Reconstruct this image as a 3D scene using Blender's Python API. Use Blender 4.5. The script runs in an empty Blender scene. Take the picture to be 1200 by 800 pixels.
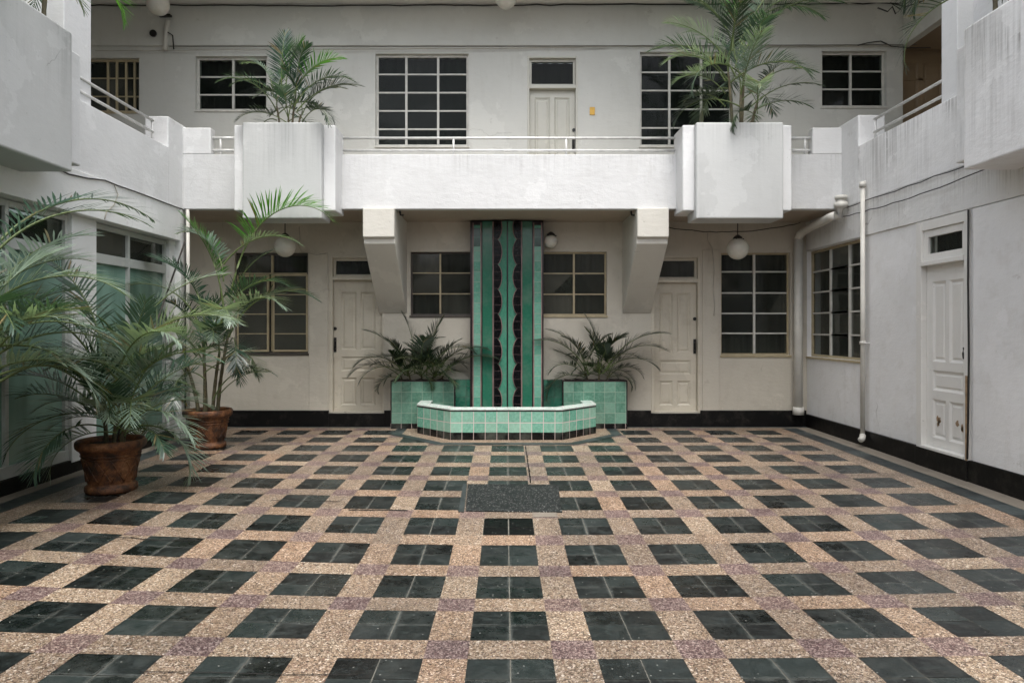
import bpy, bmesh, math, random
from mathutils import Vector, Matrix
random.seed(11)
R = math.radians
scene = bpy.context.scene
COL = scene.collection
F, CX, CY, CZ = 797.0, 593.0, 385.0, 1.455       # focal length and vanishing point measured on the photograph (1200 wide)
def PX(px, D): return (px-CX)*D/F
def PZ(py, D): return CZ-(py-CY)*D/F

# ------------------------------------------------------------------ helpers
def tag(o, label=None, cat=None, group=None, kind=None):
    if label: o['label'] = label
    if cat: o['category'] = cat
    if group: o['group'] = group
    if kind: o['kind'] = kind
    return o
def empty(name, loc=(0,0,0)):
    o = bpy.data.objects.new(name, None); COL.objects.link(o); o.location = loc
    o.empty_display_size = .2
    return o

class FR:
    """local frame of a wall: u along the wall, n out of the wall, z up"""
    def __init__(s, kind, plane):
        s.k, s.p = kind, plane
    def __call__(s, u, n, z):
        if s.k == 'B': return (u, s.p-n, z)          # wall facing -Y
        if s.k == 'R': return (s.p-n, u, z)          # wall facing -X
        if s.k == 'L': return (s.p+n, u, z)          # wall facing +X
        return (u, n, z)
W = FR('W', 0)

class MB:
    def __init__(s): s.v, s.f, s.m, s.mats, s.a = [], [], [], [], []
    def add(s, vs, fs, mi=0, rnd=None):
        b = len(s.v); s.v += [tuple(v) for v in vs]
        for f in fs:
            s.f.append(tuple(b+i for i in f)); s.m.append(mi); s.a.append(random.random() if rnd is None else rnd)
        return s
    def box(s, fr, u0, u1, n0, n1, z0, z1, mi=0):
        vs = [fr(u, n, z) for z in (z0, z1) for n in (n0, n1) for u in (u0, u1)]
        return s.add(vs, [(0,1,3,2),(4,6,7,5),(0,4,5,1),(2,3,7,6),(0,2,6,4),(1,5,7,3)], mi)
    def wall(s, fr, u0, u1, z0, z1, th, holes=(), mi=0):
        """slab with front face n=0, back n=-th and rectangular holes (u0,u1,z0,z1)"""
        U = sorted({u0, u1} | {c for h in holes for c in h[:2] if u0 < c < u1})
        Z = sorted({z0, z1} | {c for h in holes for c in h[2:4] if z0 < c < z1})
        # extra cuts so that large flat faces shade well
        def solid(i, j):
            if i < 0 or j < 0 or i >= len(U)-1 or j >= len(Z)-1: return False
            cu, cz = (U[i]+U[i+1])/2, (Z[j]+Z[j+1])/2
            return not any(h[0] < cu < h[1] and h[2] < cz < h[3] for h in holes)
        for i in range(len(U)-1):
            for j in range(len(Z)-1):
                if not solid(i, j): continue
                a, b, c, d = U[i], U[i+1], Z[j], Z[j+1]
                s.add([fr(a,0,c), fr(b,0,c), fr(b,0,d), fr(a,0,d)], [(0,1,2,3)], mi)
                s.add([fr(a,-th,c), fr(b,-th,c), fr(b,-th,d), fr(a,-th,d)], [(3,2,1,0)], mi)
                if not solid(i-1, j): s.add([fr(a,0,c), fr(a,0,d), fr(a,-th,d), fr(a,-th,c)], [(0,1,2,3)], mi)
                if not solid(i+1, j): s.add([fr(b,0,c), fr(b,-th,c), fr(b,-th,d), fr(b,0,d)], [(0,1,2,3)], mi)
                if not solid(i, j-1): s.add([fr(a,0,c), fr(a,-th,c), fr(b,-th,c), fr(b,0,c)], [(0,1,2,3)], mi)
                if not solid(i, j+1): s.add([fr(a,0,d), fr(b,0,d), fr(b,-th,d), fr(a,-th,d)], [(0,1,2,3)], mi)
        return s
    def prism(s, pts, n0, n1, fr=None, mi=0):
        """pts = outline in (u,z) extruded along n"""
        fr = fr or W; k = len(pts)
        vs = [fr(u, n0, z) for u, z in pts]+[fr(u, n1, z) for u, z in pts]
        fs = [tuple(range(k)), tuple(reversed(range(k, 2*k)))]
        fs += [(i, i+k, (i+1) % k+k, (i+1) % k) for i in range(k)]
        return s.add(vs, fs, mi)
    def plan(s, pts, z0, z1, mi=0):
        k = len(pts)
        vs = [(x, y, z0) for x, y in pts]+[(x, y, z1) for x, y in pts]
        fs = [tuple(reversed(range(k))), tuple(range(k, 2*k))]
        fs += [(i, (i+1) % k, (i+1) % k+k, i+k) for i in range(k)]
        return s.add(vs, fs, mi)
    def tube(s, pts, r, n=8, mi=0, cap=True):
        pts = [Vector(p) for p in pts]; K = len(pts)
        rr = r if isinstance(r, (list, tuple)) else [r]*K
        vs, fs = [], []
        ref = Vector((0, 0, 1))
        for i, p in enumerate(pts):
            t = (pts[min(i+1, K-1)]-pts[max(i-1, 0)]).normalized()
            a = t.cross(ref if abs(t.dot(ref)) < .95 else Vector((1, 0, 0))).normalized(); b = t.cross(a)
            for k in range(n):
                an = 2*math.pi*k/n
                vs.append(p+(a*math.cos(an)+b*math.sin(an))*rr[i])
        for i in range(K-1):
            for k in range(n):
                fs.append((i*n+k, i*n+(k+1) % n, (i+1)*n+(k+1) % n, (i+1)*n+k))
        if cap: fs += [tuple(range(n)), tuple((K-1)*n+k for k in reversed(range(n)))]
        return s.add(vs, fs, mi)
    def lathe(s, prof, c=(0,0,0), n=32, mi=0, wob=0, seed=0):
        rg = random.Random(seed); ph = rg.random()*6
        vs, fs = [], []
        for r, z in prof:
            for k in range(n):
                a = 2*math.pi*k/n
                q = r*(1+wob*math.sin(3*a+ph+z*5))
                vs.append((c[0]+q*math.cos(a), c[1]+q*math.sin(a), c[2]+z))
        for i in range(len(prof)-1):
            for k in range(n):
                fs.append((i*n+k, i*n+(k+1) % n, (i+1)*n+(k+1) % n, (i+1)*n+k))
        return s.add(vs, fs, mi)
    def build(s, name, mats, parent=None, bevel=0, smooth=False, loc=None, fixn=True, uvz=0.0, seg=2):
        me = bpy.data.meshes.new(name)
        vs = s.v
        if loc is not None: vs = [(x-loc[0], y-loc[1], z-loc[2]) for x, y, z in vs]
        me.from_pydata(vs, [], s.f); me.update()
        if not isinstance(mats, (list, tuple)): mats = [mats]
        for m in mats: me.materials.append(m)
        me.polygons.foreach_set('material_index', s.m)
        at = me.attributes.new('rnd', 'FLOAT', 'FACE'); at.data.foreach_set('value', s.a)
        bm = bmesh.new(); bm.from_mesh(me)
        if fixn:
            bmesh.ops.remove_doubles(bm, verts=bm.verts, dist=1e-5)
            bmesh.ops.recalc_face_normals(bm, faces=bm.faces)
        uv = bm.loops.layers.uv.new('UVMap')
        up = Vector((0, 0, 1))
        for f in bm.faces:
            n = f.normal
            if abs(n.z) > .7:
                for l in f.loops: l[uv].uv = (l.vert.co.x, l.vert.co.y)
            else:
                ud = up.cross(n).normalized()
                mn = min(l.vert.co.dot(ud) for l in f.loops)
                for l in f.loops: l[uv].uv = (l.vert.co.dot(ud)-mn, l.vert.co.z-uvz)
            f.smooth = smooth
        bm.to_mesh(me); bm.free()
        o = bpy.data.objects.new(name, me); COL.objects.link(o)
        if loc is not None: o.location = loc
        if parent is not None:
            o.parent = parent
            if loc is None: o.location = -world_loc(parent)
            else: o.location = Vector(loc)-world_loc(parent)
        if bevel:
            b = o.modifiers.new('Bevel', 'BEVEL'); b.width = bevel; b.segments = seg; b.limit_method = 'ANGLE'; b.angle_limit = R(40)
            b.harden_normals = False
        return o
def world_loc(o):
    v = Vector(o.location)
    while o.parent: o = o.parent; v = v+o.location
    return v

# ------------------------------------------------------------------ materials
class NT:
    def __init__(s, name):
        s.m = bpy.data.materials.new(name); s.m.use_nodes = True
        s.t = s.m.node_tree; s.b = s.t.nodes['Principled BSDF']; s.out = s.t.nodes['Material Output']
    def n(s, typ, **k):
        x = s.t.nodes.new(typ)
        for a, v in k.items():
            if a.startswith('i_'): x.inputs[a[2:].replace('_', ' ')].default_value = v
            elif a.startswith('x'): x.inputs[int(a[1:])].default_value = v
            else: setattr(x, a, v)
        return x
    def l(s, a, b): s.t.links.new(a, b)
    def pos(s, scale=(1,1,1)):
        g = s.n('ShaderNodeNewGeometry'); mp = s.n('ShaderNodeMapping'); mp.inputs['Scale'].default_value = scale
        s.l(g.outputs['Position'], mp.inputs['Vector']); return mp.outputs['Vector']
    def noise(s, vec, scale, detail=4, rough=.55):
        x = s.n('ShaderNodeTexNoise'); x.inputs['Scale'].default_value = scale; x.inputs['Detail'].default_value = detail
        x.inputs['Roughness'].default_value = rough; s.l(vec, x.inputs['Vector']); return x.outputs['Fac']
    def ramp(s, fac, stops, interp='LINEAR'):
        r = s.n('ShaderNodeValToRGB'); cr = r.color_ramp; cr.interpolation = interp
        while len(cr.elements) < len(stops): cr.elements.new(.5)
        for e, (p, c) in zip(cr.elements, stops):
            e.position = p; e.color = (*c, 1) if len(c) == 3 else c
        s.l(fac, r.inputs['Fac']); return r.outputs['Color']
    def mix(s, fac, a, b, mode='MIX'):
        x = s.n('ShaderNodeMix', data_type='RGBA', blend_type=mode)
        for sock, v in ((0, fac), (6, a), (7, b)):
            if isinstance(v, (int, float)): x.inputs[sock].default_value = v
            elif isinstance(v, tuple): x.inputs[sock].default_value = (*v, 1)
            else: s.l(v, x.inputs[sock])
        return x.outputs[2]
    def math(s, op, a, b=0.0, c=None):
        x = s.n('ShaderNodeMath', operation=op)
        for i, v in enumerate((a, b) if c is None else (a, b, c)):
            if isinstance(v, (int, float)): x.inputs[i].default_value = v
            else: s.l(v, x.inputs[i])
        return x.outputs[0]
    def bump(s, h, strength=.2, dist=.01, nrm=None):
        x = s.n('ShaderNodeBump'); x.inputs['Strength'].default_value = strength; x.inputs['Distance'].default_value = dist
        s.l(h, x.inputs['Height'])
        if nrm: s.l(nrm, x.inputs['Normal'])
        s.l(x.outputs[0], s.b.inputs['Normal']); return x.outputs[0]
    def base(s, c):
        if isinstance(c, tuple): s.b.inputs['Base Color'].default_value = (*c, 1)
        else: s.l(c, s.b.inputs['Base Color'])
    def rough(s, v):
        if isinstance(v, (int, float)): s.b.inputs['Roughness'].default_value = v
        else: s.l(v, s.b.inputs['Roughness'])

def plaster(name, c, dirt=(.35,.31,.25), streak=.25, patch=.2, rough=.6, bump=.25, top=None, peel=.25):
    t = NT(name)
    p = t.pos()
    big = t.noise(p, .9, 5, .6)
    mid = t.noise(p, 5.5, 6, .65)
    st = t.noise(t.pos((4, 4, .5)), 1.6, 6, .7)
    st2 = t.noise(t.pos((22, 22, .6)), 1.7, 4, .6)
    col = t.mix(t.ramp(big, [(.3, (0,0,0)), (.75, (1,1,1))]), tuple(x*.90 for x in c), c)
    f1 = t.math('MULTIPLY', t.ramp(mid, [(.52, (0,0,0)), (.78, (1,1,1))]), patch)
    col = t.mix(f1, col, dirt)
    f2 = t.math('MULTIPLY', t.math('MULTIPLY', t.ramp(st, [(.5, (0,0,0)), (.8, (1,1,1))]), t.ramp(t.noise(p, .8, 3), [(.42, (0,0,0)), (.68, (1,1,1))])), streak)
    if top:      # rain streaks running down from the wall top at z=top[0], over top[1] metres
        g = t.n('ShaderNodeNewGeometry'); sx = t.n('ShaderNodeSeparateXYZ'); t.l(g.outputs['Position'], sx.inputs[0])
        mr = t.n('ShaderNodeMapRange'); mr.inputs[1].default_value = top[0]-top[1]; mr.inputs[2].default_value = top[0]
        t.l(sx.outputs['Z'], mr.inputs[0])
        f3 = t.math('MULTIPLY', t.math('MULTIPLY', t.ramp(st2, [(.44, (0,0,0)), (.7, (1,1,1))]), t.ramp(t.noise(p, 1.5, 4), [(.38, (0,0,0)), (.6, (1,1,1))])), mr.outputs[0])
        f3 = t.math('MULTIPLY', f3, top[2])
        col = t.mix(f3, col, tuple(x*.45 for x in dirt))
    col = t.mix(f2, col, dirt)
    # hairline cracks where the render has moved, and patches of a later coat with a hard edge
    dv = t.n('ShaderNodeVectorMath', operation='ADD'); t.l(p, dv.inputs[0])
    nz = t.n('ShaderNodeTexNoise'); nz.inputs['Scale'].default_value = 1.4; nz.inputs['Detail'].default_value = 6; t.l(p, nz.inputs['Vector'])
    t.l(nz.outputs['Color'], dv.inputs[1])
    vo = t.n('ShaderNodeTexVoronoi', feature='DISTANCE_TO_EDGE'); vo.inputs['Scale'].default_value = .45; t.l(dv.outputs[0], vo.inputs['Vector'])
    ck = t.math('MULTIPLY', t.math('LESS_THAN', vo.outputs['Distance'], .003), t.ramp(t.noise(p, 1.3, 3), [(.60, (0,0,0)), (.64, (1,1,1))]))
    col = t.mix(t.math('MULTIPLY', ck, .0 if 'door' in name else .45), col, tuple(x*.5 for x in dirt))
    pt = t.ramp(t.noise(p, 1.25, 7, .62), [(.575, (0,0,0)), (.585, (1,1,1))])
    col = t.mix(t.math('MULTIPLY', pt, .45), col, tuple(min(.88, x*1.08+.01) for x in c))
    pt2 = t.ramp(t.noise(t.pos((1, 1, 1.4)), 3.1, 8, .7), [(.665, (0,0,0)), (.675, (1,1,1))])
    col = t.mix(t.math('MULTIPLY', pt2, peel), col, tuple(x*.85 for x in dirt))
    # small chips and spots
    sp = t.noise(p, 34, 2, .5)
    col = t.mix(t.math('MULTIPLY', t.ramp(sp, [(.72, (0,0,0)), (.76, (1,1,1))]), .35), col, tuple(x*.6 for x in dirt))
    t.base(col); t.rough(rough)
    h = t.math('ADD', t.math('ADD', t.math('MULTIPLY', t.noise(p, 2.2, 3), 2.2), t.math('MULTIPLY', t.noise(t.pos((1,1,2.2)), 9, 5, .6), .9)), t.math('MULTIPLY', t.noise(p, 60, 5, .6), .3))
    t.bump(h, bump, .012)
    return t.m

def flat(name, c, rough=.5, var=.12, metal=0, bump=.0, scale=8, spec=.5):
    t = NT(name)
    n = t.noise(t.pos(), scale, 5, .6)
    t.base(t.mix(t.ramp(n, [(.3, (0,0,0)), (.75, (1,1,1))]), tuple(x*(1-var) for x in c), tuple(min(1, x*(1+var)) for x in c)))
    t.rough(rough); t.b.inputs['Metallic'].default_value = metal; t.b.inputs['Specular IOR Level'].default_value = spec
    if bump: t.bump(t.noise(t.pos(), scale*6, 4), bump, .004)
    return t.m

def tiles(name, c1, c2, grout=(.55,.42,.42), size=.1525, gw=.006, rough=.14, vsize=None, voff=0, mott=.35, grime_k=.35):
    t = NT(name); vs = vsize or size
    uv = t.n('ShaderNodeUVMap'); sx = t.n('ShaderNodeSeparateXYZ'); t.l(uv.outputs[0], sx.inputs[0])
    u = t.math('DIVIDE', sx.outputs['X'], size); v = t.math('DIVIDE', t.math('SUBTRACT', sx.outputs['Y'], voff), vs)
    fu, fv = t.math('FRACT', u), t.math('FRACT', v)
    def edge(f, w):  # 1 in the joint
        a = t.math('MINIMUM', f, t.math('SUBTRACT', 1.0, f)); return t.math('LESS_THAN', a, w)
    e = t.math('MAXIMUM', edge(fu, gw/size/2*1.3), edge(fv, gw/vs/2*1.3))
    cb = t.n('ShaderNodeCombineXYZ'); t.l(t.math('FLOOR', u), cb.inputs[0]); t.l(t.math('FLOOR', v), cb.inputs[1])
    g = t.n('ShaderNodeNewGeometry')
    vm = t.n('ShaderNodeVectorMath', operation='MULTIPLY_ADD'); t.l(g.outputs['Normal'], vm.inputs[0]); vm.inputs[1].default_value = (3.7, 5.1, 0); t.l(cb.outputs[0], vm.inputs[2])
    wn = t.n('ShaderNodeTexWhiteNoise'); t.l(vm.outputs[0], wn.inputs['Vector'])
    col = t.mix(wn.outputs['Value'], c1, c2)
    m = t.noise(t.pos(), 26, 5, .7)
    col = t.mix(t.math('MULTIPLY', t.ramp(m, [(.4, (0,0,0)), (.75, (1,1,1))]), mott), col, tuple(min(1, x*1.7+.05) for x in c2))
    grime = t.noise(t.pos(), 3.5, 4, .6)
    col = t.mix(t.math('MULTIPLY', t.ramp(grime, [(.45, (0,0,0)), (.8, (1,1,1))]), grime_k), col, (.22,.24,.2))
    col = t.mix(e, col, grout)
    t.base(col)
    t.rough(t.math('ADD', t.math('MULTIPLY', e, .5), t.math('MULTIPLY_ADD', m, .2, rough-.05)))
    # each tile lies slightly out of true
    h = t.math('SUBTRACT', t.math('MULTIPLY', t.noise(t.pos(), 9, 2), .35), t.math('MULTIPLY', e, .25))
    t.bump(h, .5, .006)
    return t.m

def terrazzo(name, stops, tint):
    t = NT(name); p = t.pos()
    v = t.n('ShaderNodeTexVoronoi'); v.inputs['Scale'].default_value = 104; t.l(p, v.inputs['Vector'])
    sp = t.n('ShaderNodeSeparateColor'); t.l(v.outputs['Color'], sp.inputs[0])
    col = t.ramp(sp.outputs[0], stops, 'CONSTANT')
    v2 = t.n('ShaderNodeTexVoronoi'); v2.inputs['Scale'].default_value = 200; t.l(p, v2.inputs['Vector'])
    s2 = t.n('ShaderNodeSeparateColor'); t.l(v2.outputs['Color'], s2.inputs[0])
    fine = t.ramp(s2.outputs[1], stops, 'CONSTANT')
    col = t.mix(t.math('LESS_THAN', s2.outputs[0], .4), col, fine)
    at = t.n('ShaderNodeAttribute', attribute_name='rnd')
    wn = t.n('ShaderNodeTexWhiteNoise', noise_dimensions='1D'); t.l(at.outputs['Fac'], wn.inputs['W'])
    tone = t.ramp(wn.outputs['Value'], tint, 'LINEAR')
    col = t.mix(1.0, col, tone, 'MULTIPLY')
    big = t.noise(p, 1.1, 6, .65)
    col = t.mix(1.0, col, t.ramp(big, [(.35, (1.04,1.02,1.0)), (.7, (.70,.70,.71))]), 'MULTIPLY')
    st = t.noise(p, 6, 6, .7)
    col = t.mix(t.math('MULTIPLY', t.ramp(st, [(.56, (0,0,0)), (.72, (1,1,1))]), .4), col, (.07,.058,.048))
    t.base(col); t.rough(t.math('MULTIPLY_ADD', st, .35, .22))
    t.bump(t.noise(p, 5, 3), .12, .01)
    return t.m

def dark_tile(name, c1, c2, rough=.2, dust=.5, joint=False):
    t = NT(name); p = t.pos()
    at = t.n('ShaderNodeAttribute', attribute_name='rnd')
    wn = t.n('ShaderNodeTexWhiteNoise', noise_dimensions='1D'); t.l(at.outputs['Fac'], wn.inputs['W'])
    col = t.mix(t.math('POWER', wn.outputs['Value'], 2.2), c1, tuple(x*1.5 for x in c2))
    m = t.noise(p, 14, 7, .75)
    col = t.mix(t.math('MULTIPLY', t.ramp(m, [(.5, (0,0,0)), (.7, (1,1,1))]), .7), col, tuple(x*2.3+.006 for x in c2))
    # scuffs: pale dust caught in fine scratches and joints, pale chips
    d = t.noise(p, 3.2, 8, .8)
    col = t.mix(t.math('MULTIPLY', t.ramp(d, [(.48, (0,0,0)), (.70, (1,1,1))]), dust*.6), col, (.065,.073,.067))
    v = t.n('ShaderNodeTexVoronoi'); v.inputs['Scale'].default_value = 38; t.l(p, v.inputs['Vector'])
    v2 = t.n('ShaderNodeSeparateColor'); t.l(v.outputs['Color'], v2.inputs[0])
    chip = t.math('MULTIPLY', t.math('LESS_THAN', v.outputs['Distance'], .17), t.math('LESS_THAN', v2.outputs[0], .10))
    col = t.mix(t.math('MULTIPLY', chip, .6), col, (.35,.36,.33))
    if joint:      # pale dust trodden into the joints and edges of each small tile
        g = t.n('ShaderNodeNewGeometry'); sx = t.n('ShaderNodeSeparateXYZ'); t.l(g.outputs['Position'], sx.inputs[0])
        def dist(sock, c0):
            f = t.math('FRACT', t.math('ADD', t.math('DIVIDE', t.math('SUBTRACT', sock, c0), .6), 10.5))
            return t.math('MULTIPLY', t.math('ABSOLUTE', t.math('SUBTRACT', f, .5)), .6)
        e = t.math('MINIMUM', dist(sx.outputs['X'], .020), dist(sx.outputs['Y'], 9.344+.1975))
        e = t.math('ADD', e, t.math('MULTIPLY', t.math('SUBTRACT', t.noise(p, 18, 5, .7), .45), .06))
        mr = t.n('ShaderNodeMapRange'); mr.inputs[1].default_value = .022; mr.inputs[2].default_value = 0; t.l(e, mr.inputs[0])
        col = t.mix(t.math('MULTIPLY', t.math('MULTIPLY', mr.outputs[0], t.ramp(t.noise(p, 1.1, 4), [(.34, (0,0,0)), (.60, (1,1,1))])), .7), col, (.115,.125,.115))
    t.base(col)
    t.rough(t.math('ADD', t.math('MULTIPLY_ADD', m, .55, rough-.22), t.math('MULTIPLY', at.outputs['Fac'], .2)))
    t.bump(t.math('ADD', t.noise(p, 7, 3), t.math('MULTIPLY', m, .25)), .16, .01)
    return t.m

def leaf_mat(name, c1, c2, transl=.25, rough=.38, spec=.5):
    t = NT(name)
    oi = t.n('ShaderNodeObjectInfo')
    at = t.n('ShaderNodeAttribute', attribute_name='rnd')
    f = t.math('ADD', t.math('MULTIPLY', oi.outputs['Random'], .6), t.math('MULTIPLY', at.outputs['Fac'], .4))
    col = t.mix(f, c1, c2)
    col = t.mix(t.math('MULTIPLY', t.math('GREATER_THAN', at.outputs['Fac'], .965), .8), col, (.20,.15,.07))
    t.base(col); t.rough(rough); t.b.inputs['Specular IOR Level'].default_value = spec
    tr = t.n('ShaderNodeBsdfTranslucent'); t.l(t.mix(1.0, col, (1.5, 1.6, .7), 'MULTIPLY'), tr.inputs['Color'])
    mx = t.n('ShaderNodeMixShader'); mx.inputs[0].default_value = transl
    t.l(t.b.outputs[0], mx.inputs[1]); t.l(tr.outputs[0], mx.inputs[2]); t.l(mx.outputs[0], t.out.inputs['Surface'])
    return t.m

def glass_mat(name, tint=(.030,.033,.029), opac=.55, rough=.06):
    """old dusty window glass: partly see-through, mirrors the courtyard"""
    t = NT(name)
    t.base(tint); t.rough(rough); t.b.inputs['Specular IOR Level'].default_value = .4
    at = t.n('ShaderNodeAttribute', attribute_name='rnd')
    dn = t.noise(t.pos(), 2.5, 5, .6)
    dust = t.math('MULTIPLY', t.math('MULTIPLY', at.outputs['Fac'], at.outputs['Fac']), t.math('MULTIPLY', dn, 1.6))
    t.base(t.mix(dust, tint, (.14,.14,.115) if tint[0] > .02 else (.03,.034,.03)))
    tr = t.n('ShaderNodeBsdfTransparent'); tr.inputs[0].default_value = (.75,.8,.76,1)
    mx = t.n('ShaderNodeMixShader'); mx.inputs[0].default_value = opac
    t.l(t.math('MULTIPLY_ADD', at.outputs['Fac'], .3, opac-.15), mx.inputs[0]); t.l(tr.outputs[0], mx.inputs[1]); t.l(t.b.outputs[0], mx.inputs[2]); t.l(mx.outputs[0], t.out.inputs['Surface'])
    t.bump(t.noise(t.pos(), 4, 2), .06, .01)
    return t.m

def cloth_mat(name, c, lo=.25, freq=9):
    t = NT(name)
    n = t.noise(t.pos((freq, freq, .25)), 1.6, 4, .6)
    t.base(t.mix(t.ramp(n, [(.3, (0,0,0)), (.7, (1,1,1))]), tuple(x*lo for x in c), c)); t.rough(.9)
    return t.m

M = {}
M['white']   = plaster('white_paint_outside', (.71,.715,.71), (.40,.39,.36), .3, .12, .55, .32)
M['white_front'] = plaster('balcony_front_paint', (.64,.645,.64), (.36,.35,.32), .3, .14, .55, .38, top=(3.78, .42, .30))
M['white_stain'] = plaster('white_paint_rain_streaked', (.80,.80,.79), (.36,.34,.31), .4, .16, .6, .4, top=(3.80, .95, .75))
M['white_band'] = plaster('white_paint_band', (.76,.76,.74), (.36,.33,.29), .5, .34, .6, .4, top=(3.05, .4, .8))
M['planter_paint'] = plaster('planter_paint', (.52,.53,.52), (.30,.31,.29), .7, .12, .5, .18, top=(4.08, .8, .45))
M['cream']   = plaster('cream_wall_paint', (.57,.53,.445), (.30,.26,.19), .5, .3, .5, .4)
M['upper']   = plaster('upper_wall_paint', (.60,.60,.555), (.34,.32,.27), .3, .15, .6, .25)
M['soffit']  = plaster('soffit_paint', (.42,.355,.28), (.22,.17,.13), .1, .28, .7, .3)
M['rightw']  = plaster('right_wall_paint', (.86,.86,.85), (.46,.43,.37), .5, .25, .38, .3)
M['leftw']   = plaster('left_wall_paint', (.82,.83,.81), (.42,.40,.36), .14, .14, .5, .35)
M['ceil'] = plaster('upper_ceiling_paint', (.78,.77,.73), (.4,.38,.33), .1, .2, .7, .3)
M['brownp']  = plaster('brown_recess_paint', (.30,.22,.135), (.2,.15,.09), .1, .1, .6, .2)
M['door']    = plaster('door_paint', (.60,.555,.455), (.32,.27,.19), .5, .4, .38, .15)
M['doorup']  = plaster('upper_door_paint', (.56,.55,.48), (.34,.31,.25), .3, .2, .4, .12)
M['doorw']   = plaster('white_door_paint', (.80,.79,.75), (.42,.36,.28), .12, .16, .38, .12)
M['skirt']   = flat('black_skirting', (.0035,.0035,.0035), .5, .3, bump=.2, scale=5, spec=.22)
def skirt_mat():
    t = NT('black_skirting_scuffed'); p = t.pos()
    a = t.ramp(t.noise(p, 3.5, 8, .75), [(.52, (0,0,0)), (.66, (1,1,1))])
    t.base(t.mix(t.math('MULTIPLY', a, .8), (.0035,.0035,.0035), (.030,.027,.023))); t.rough(.45); t.b.inputs['Specular IOR Level'].default_value = .25
    t.bump(t.noise(p, 8, 4), .3, .01); return t.m
M['skirt'] = skirt_mat()
M['frame_w'] = flat('window_frame_white', (.58,.57,.52), .45, .15)
M['frame_t'] = flat('window_frame_tan', (.42,.35,.22), .45, .2)
M['frame_d'] = flat('window_frame_dark', (.06,.05,.04), .5, .2)
M['glass']   = glass_mat('dusty_glass')
M['glass_d'] = glass_mat('dark_upper_glass', (.010,.013,.011), .45)
M['glass_d'].node_tree.nodes['Principled BSDF'].inputs['Specular IOR Level'].default_value = .22
M['cur_d']   = cloth_mat('dark_curtain', (.022,.020,.017))
M['cur_g']   = cloth_mat('grey_curtain', (.12,.12,.10), .35)
M['cur_gr']  = cloth_mat('green_black_curtain', (.018,.032,.023))
M['metal']   = flat('railing_metal', (.62,.62,.60), .35, .2, .1)
M['pvc']     = flat('white_pipe', (.60,.585,.53), .4, .15, scale=3)
M['black']   = flat('black_iron', (.01,.009,.008), .4, .2)
M['cable']   = flat('cable_black', (.022,.02,.018), .6, .2)
M['cable_m'] = flat('cable_grey_brown', (.13,.12,.10), .6, .2)
M['cable_w'] = flat('cable_painted', (.40,.37,.31), .6, .2)
M['shopframe'] = plaster('shop_frame_paint', (.50,.52,.49), (.3,.3,.27), .2, .2, .5, .15)
M['brass']   = flat('brass_plate', (.42,.25,.05), .35, .2, .6)
M['bark']    = flat('cane_bark', (.10,.085,.045), .7, .5, bump=.4, scale=20)
M['petiole'] = flat('petiole_green', (.10,.14,.04), .5, .3)
M['soil']    = flat('soil', (.022,.014,.009), .95, .5, bump=1.0, scale=25)
M['stick']   = flat('dark_stick', (.03,.025,.02), .7, .2)
M['wood_brown'] = flat('stripped_wood', (.36,.25,.15), .7, .4, scale=14)
M['leaf']    = leaf_mat('palm_leaf', (.026,.056,.040), (.075,.135,.090), .22, .26, .9)
M['leaf_pale'] = leaf_mat('palm_leaf_sheen', (.12,.18,.135), (.29,.37,.30), .25, .32, .9)  # sky sheen on glossy leaves, put into a paler base colour
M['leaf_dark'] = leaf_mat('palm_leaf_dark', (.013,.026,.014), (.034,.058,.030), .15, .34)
M['leaf_bright'] = leaf_mat('palm_leaf_young', (.05,.165,.025), (.11,.27,.045), .40, .38)
def globe_mat():
    t = NT('opal_globe_glass'); n = t.noise(t.pos(), 14, 4)
    t.base(t.mix(n, (.50,.48,.42), (.72,.70,.62))); t.rough(.25); t.b.inputs['Subsurface Weight'].default_value = .15
    return t.m
M['globe'] = globe_mat()
def frosted():
    t = NT('green_film_on_glass')
    p = t.pos((1, 1, .5)); n = t.noise(p, 1.1, 3)
    n2 = t.noise(t.pos((3, 3, .2)), 1.5, 3)
    c = t.mix(n, (.15,.27,.22), (.30,.45,.37))
    c = t.mix(t.math('MULTIPLY', t.ramp(n2, [(.45, (0,0,0)), (.7, (1,1,1))]), .5), c, (.08,.16,.125))
    t.base(c); t.rough(.16); t.b.inputs['Specular IOR Level'].default_value = .55
    return t.m
M['film'] = frosted()
def terracotta():
    t = NT('weathered_terracotta'); p = t.pos()
    n = t.noise(p, 6, 8, .75)
    col = t.ramp(n, [(.34, (.014,.010,.007)), (.45, (.065,.028,.014)), (.56, (.19,.075,.026)), (.68, (.36,.19,.09))])
    m = t.noise(t.pos((1,1,1)), 15, 6, .7)
    col = t.mix(t.math('MULTIPLY', t.ramp(m, [(.56, (0,0,0)), (.7, (1,1,1))]), .65), col, (.03,.024,.016))
    t.base(col); t.rough(.55)
    t.bump(t.math('ADD', t.noise(p, 26, 5, .7), t.math('MULTIPLY', n, .6)), .7, .012)
    return t.m
M['terra'] = terracotta()
M['tile_pale'] = tiles('pale_green_wall_tile', (.10,.31,.225), (.24,.43,.335), (.55,.44,.42), .1525, .007, voff=-.0)
M['tile_mid']  = tiles('green_wall_tile', (.065,.17,.12), (.13,.255,.19), (.24,.30,.24), .1525, .004)
M['tile_deep'] = tiles('deep_green_tile', (.006,.085,.052), (.018,.13,.085), (.05,.06,.05), .1525, .004)
M['tile_blk']  = tiles('black_wall_tile', (.002,.002,.002), (.005,.005,.005), (.36,.29,.27), .1525, .006, mott=.05)
M['tile_blk2'] = tiles('black_relief_tile', (.002,.002,.002), (.004,.004,.005), (.09,.06,.06), .11, .004, vsize=.12, mott=.0, grime_k=.0, rough=.22)
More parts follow.
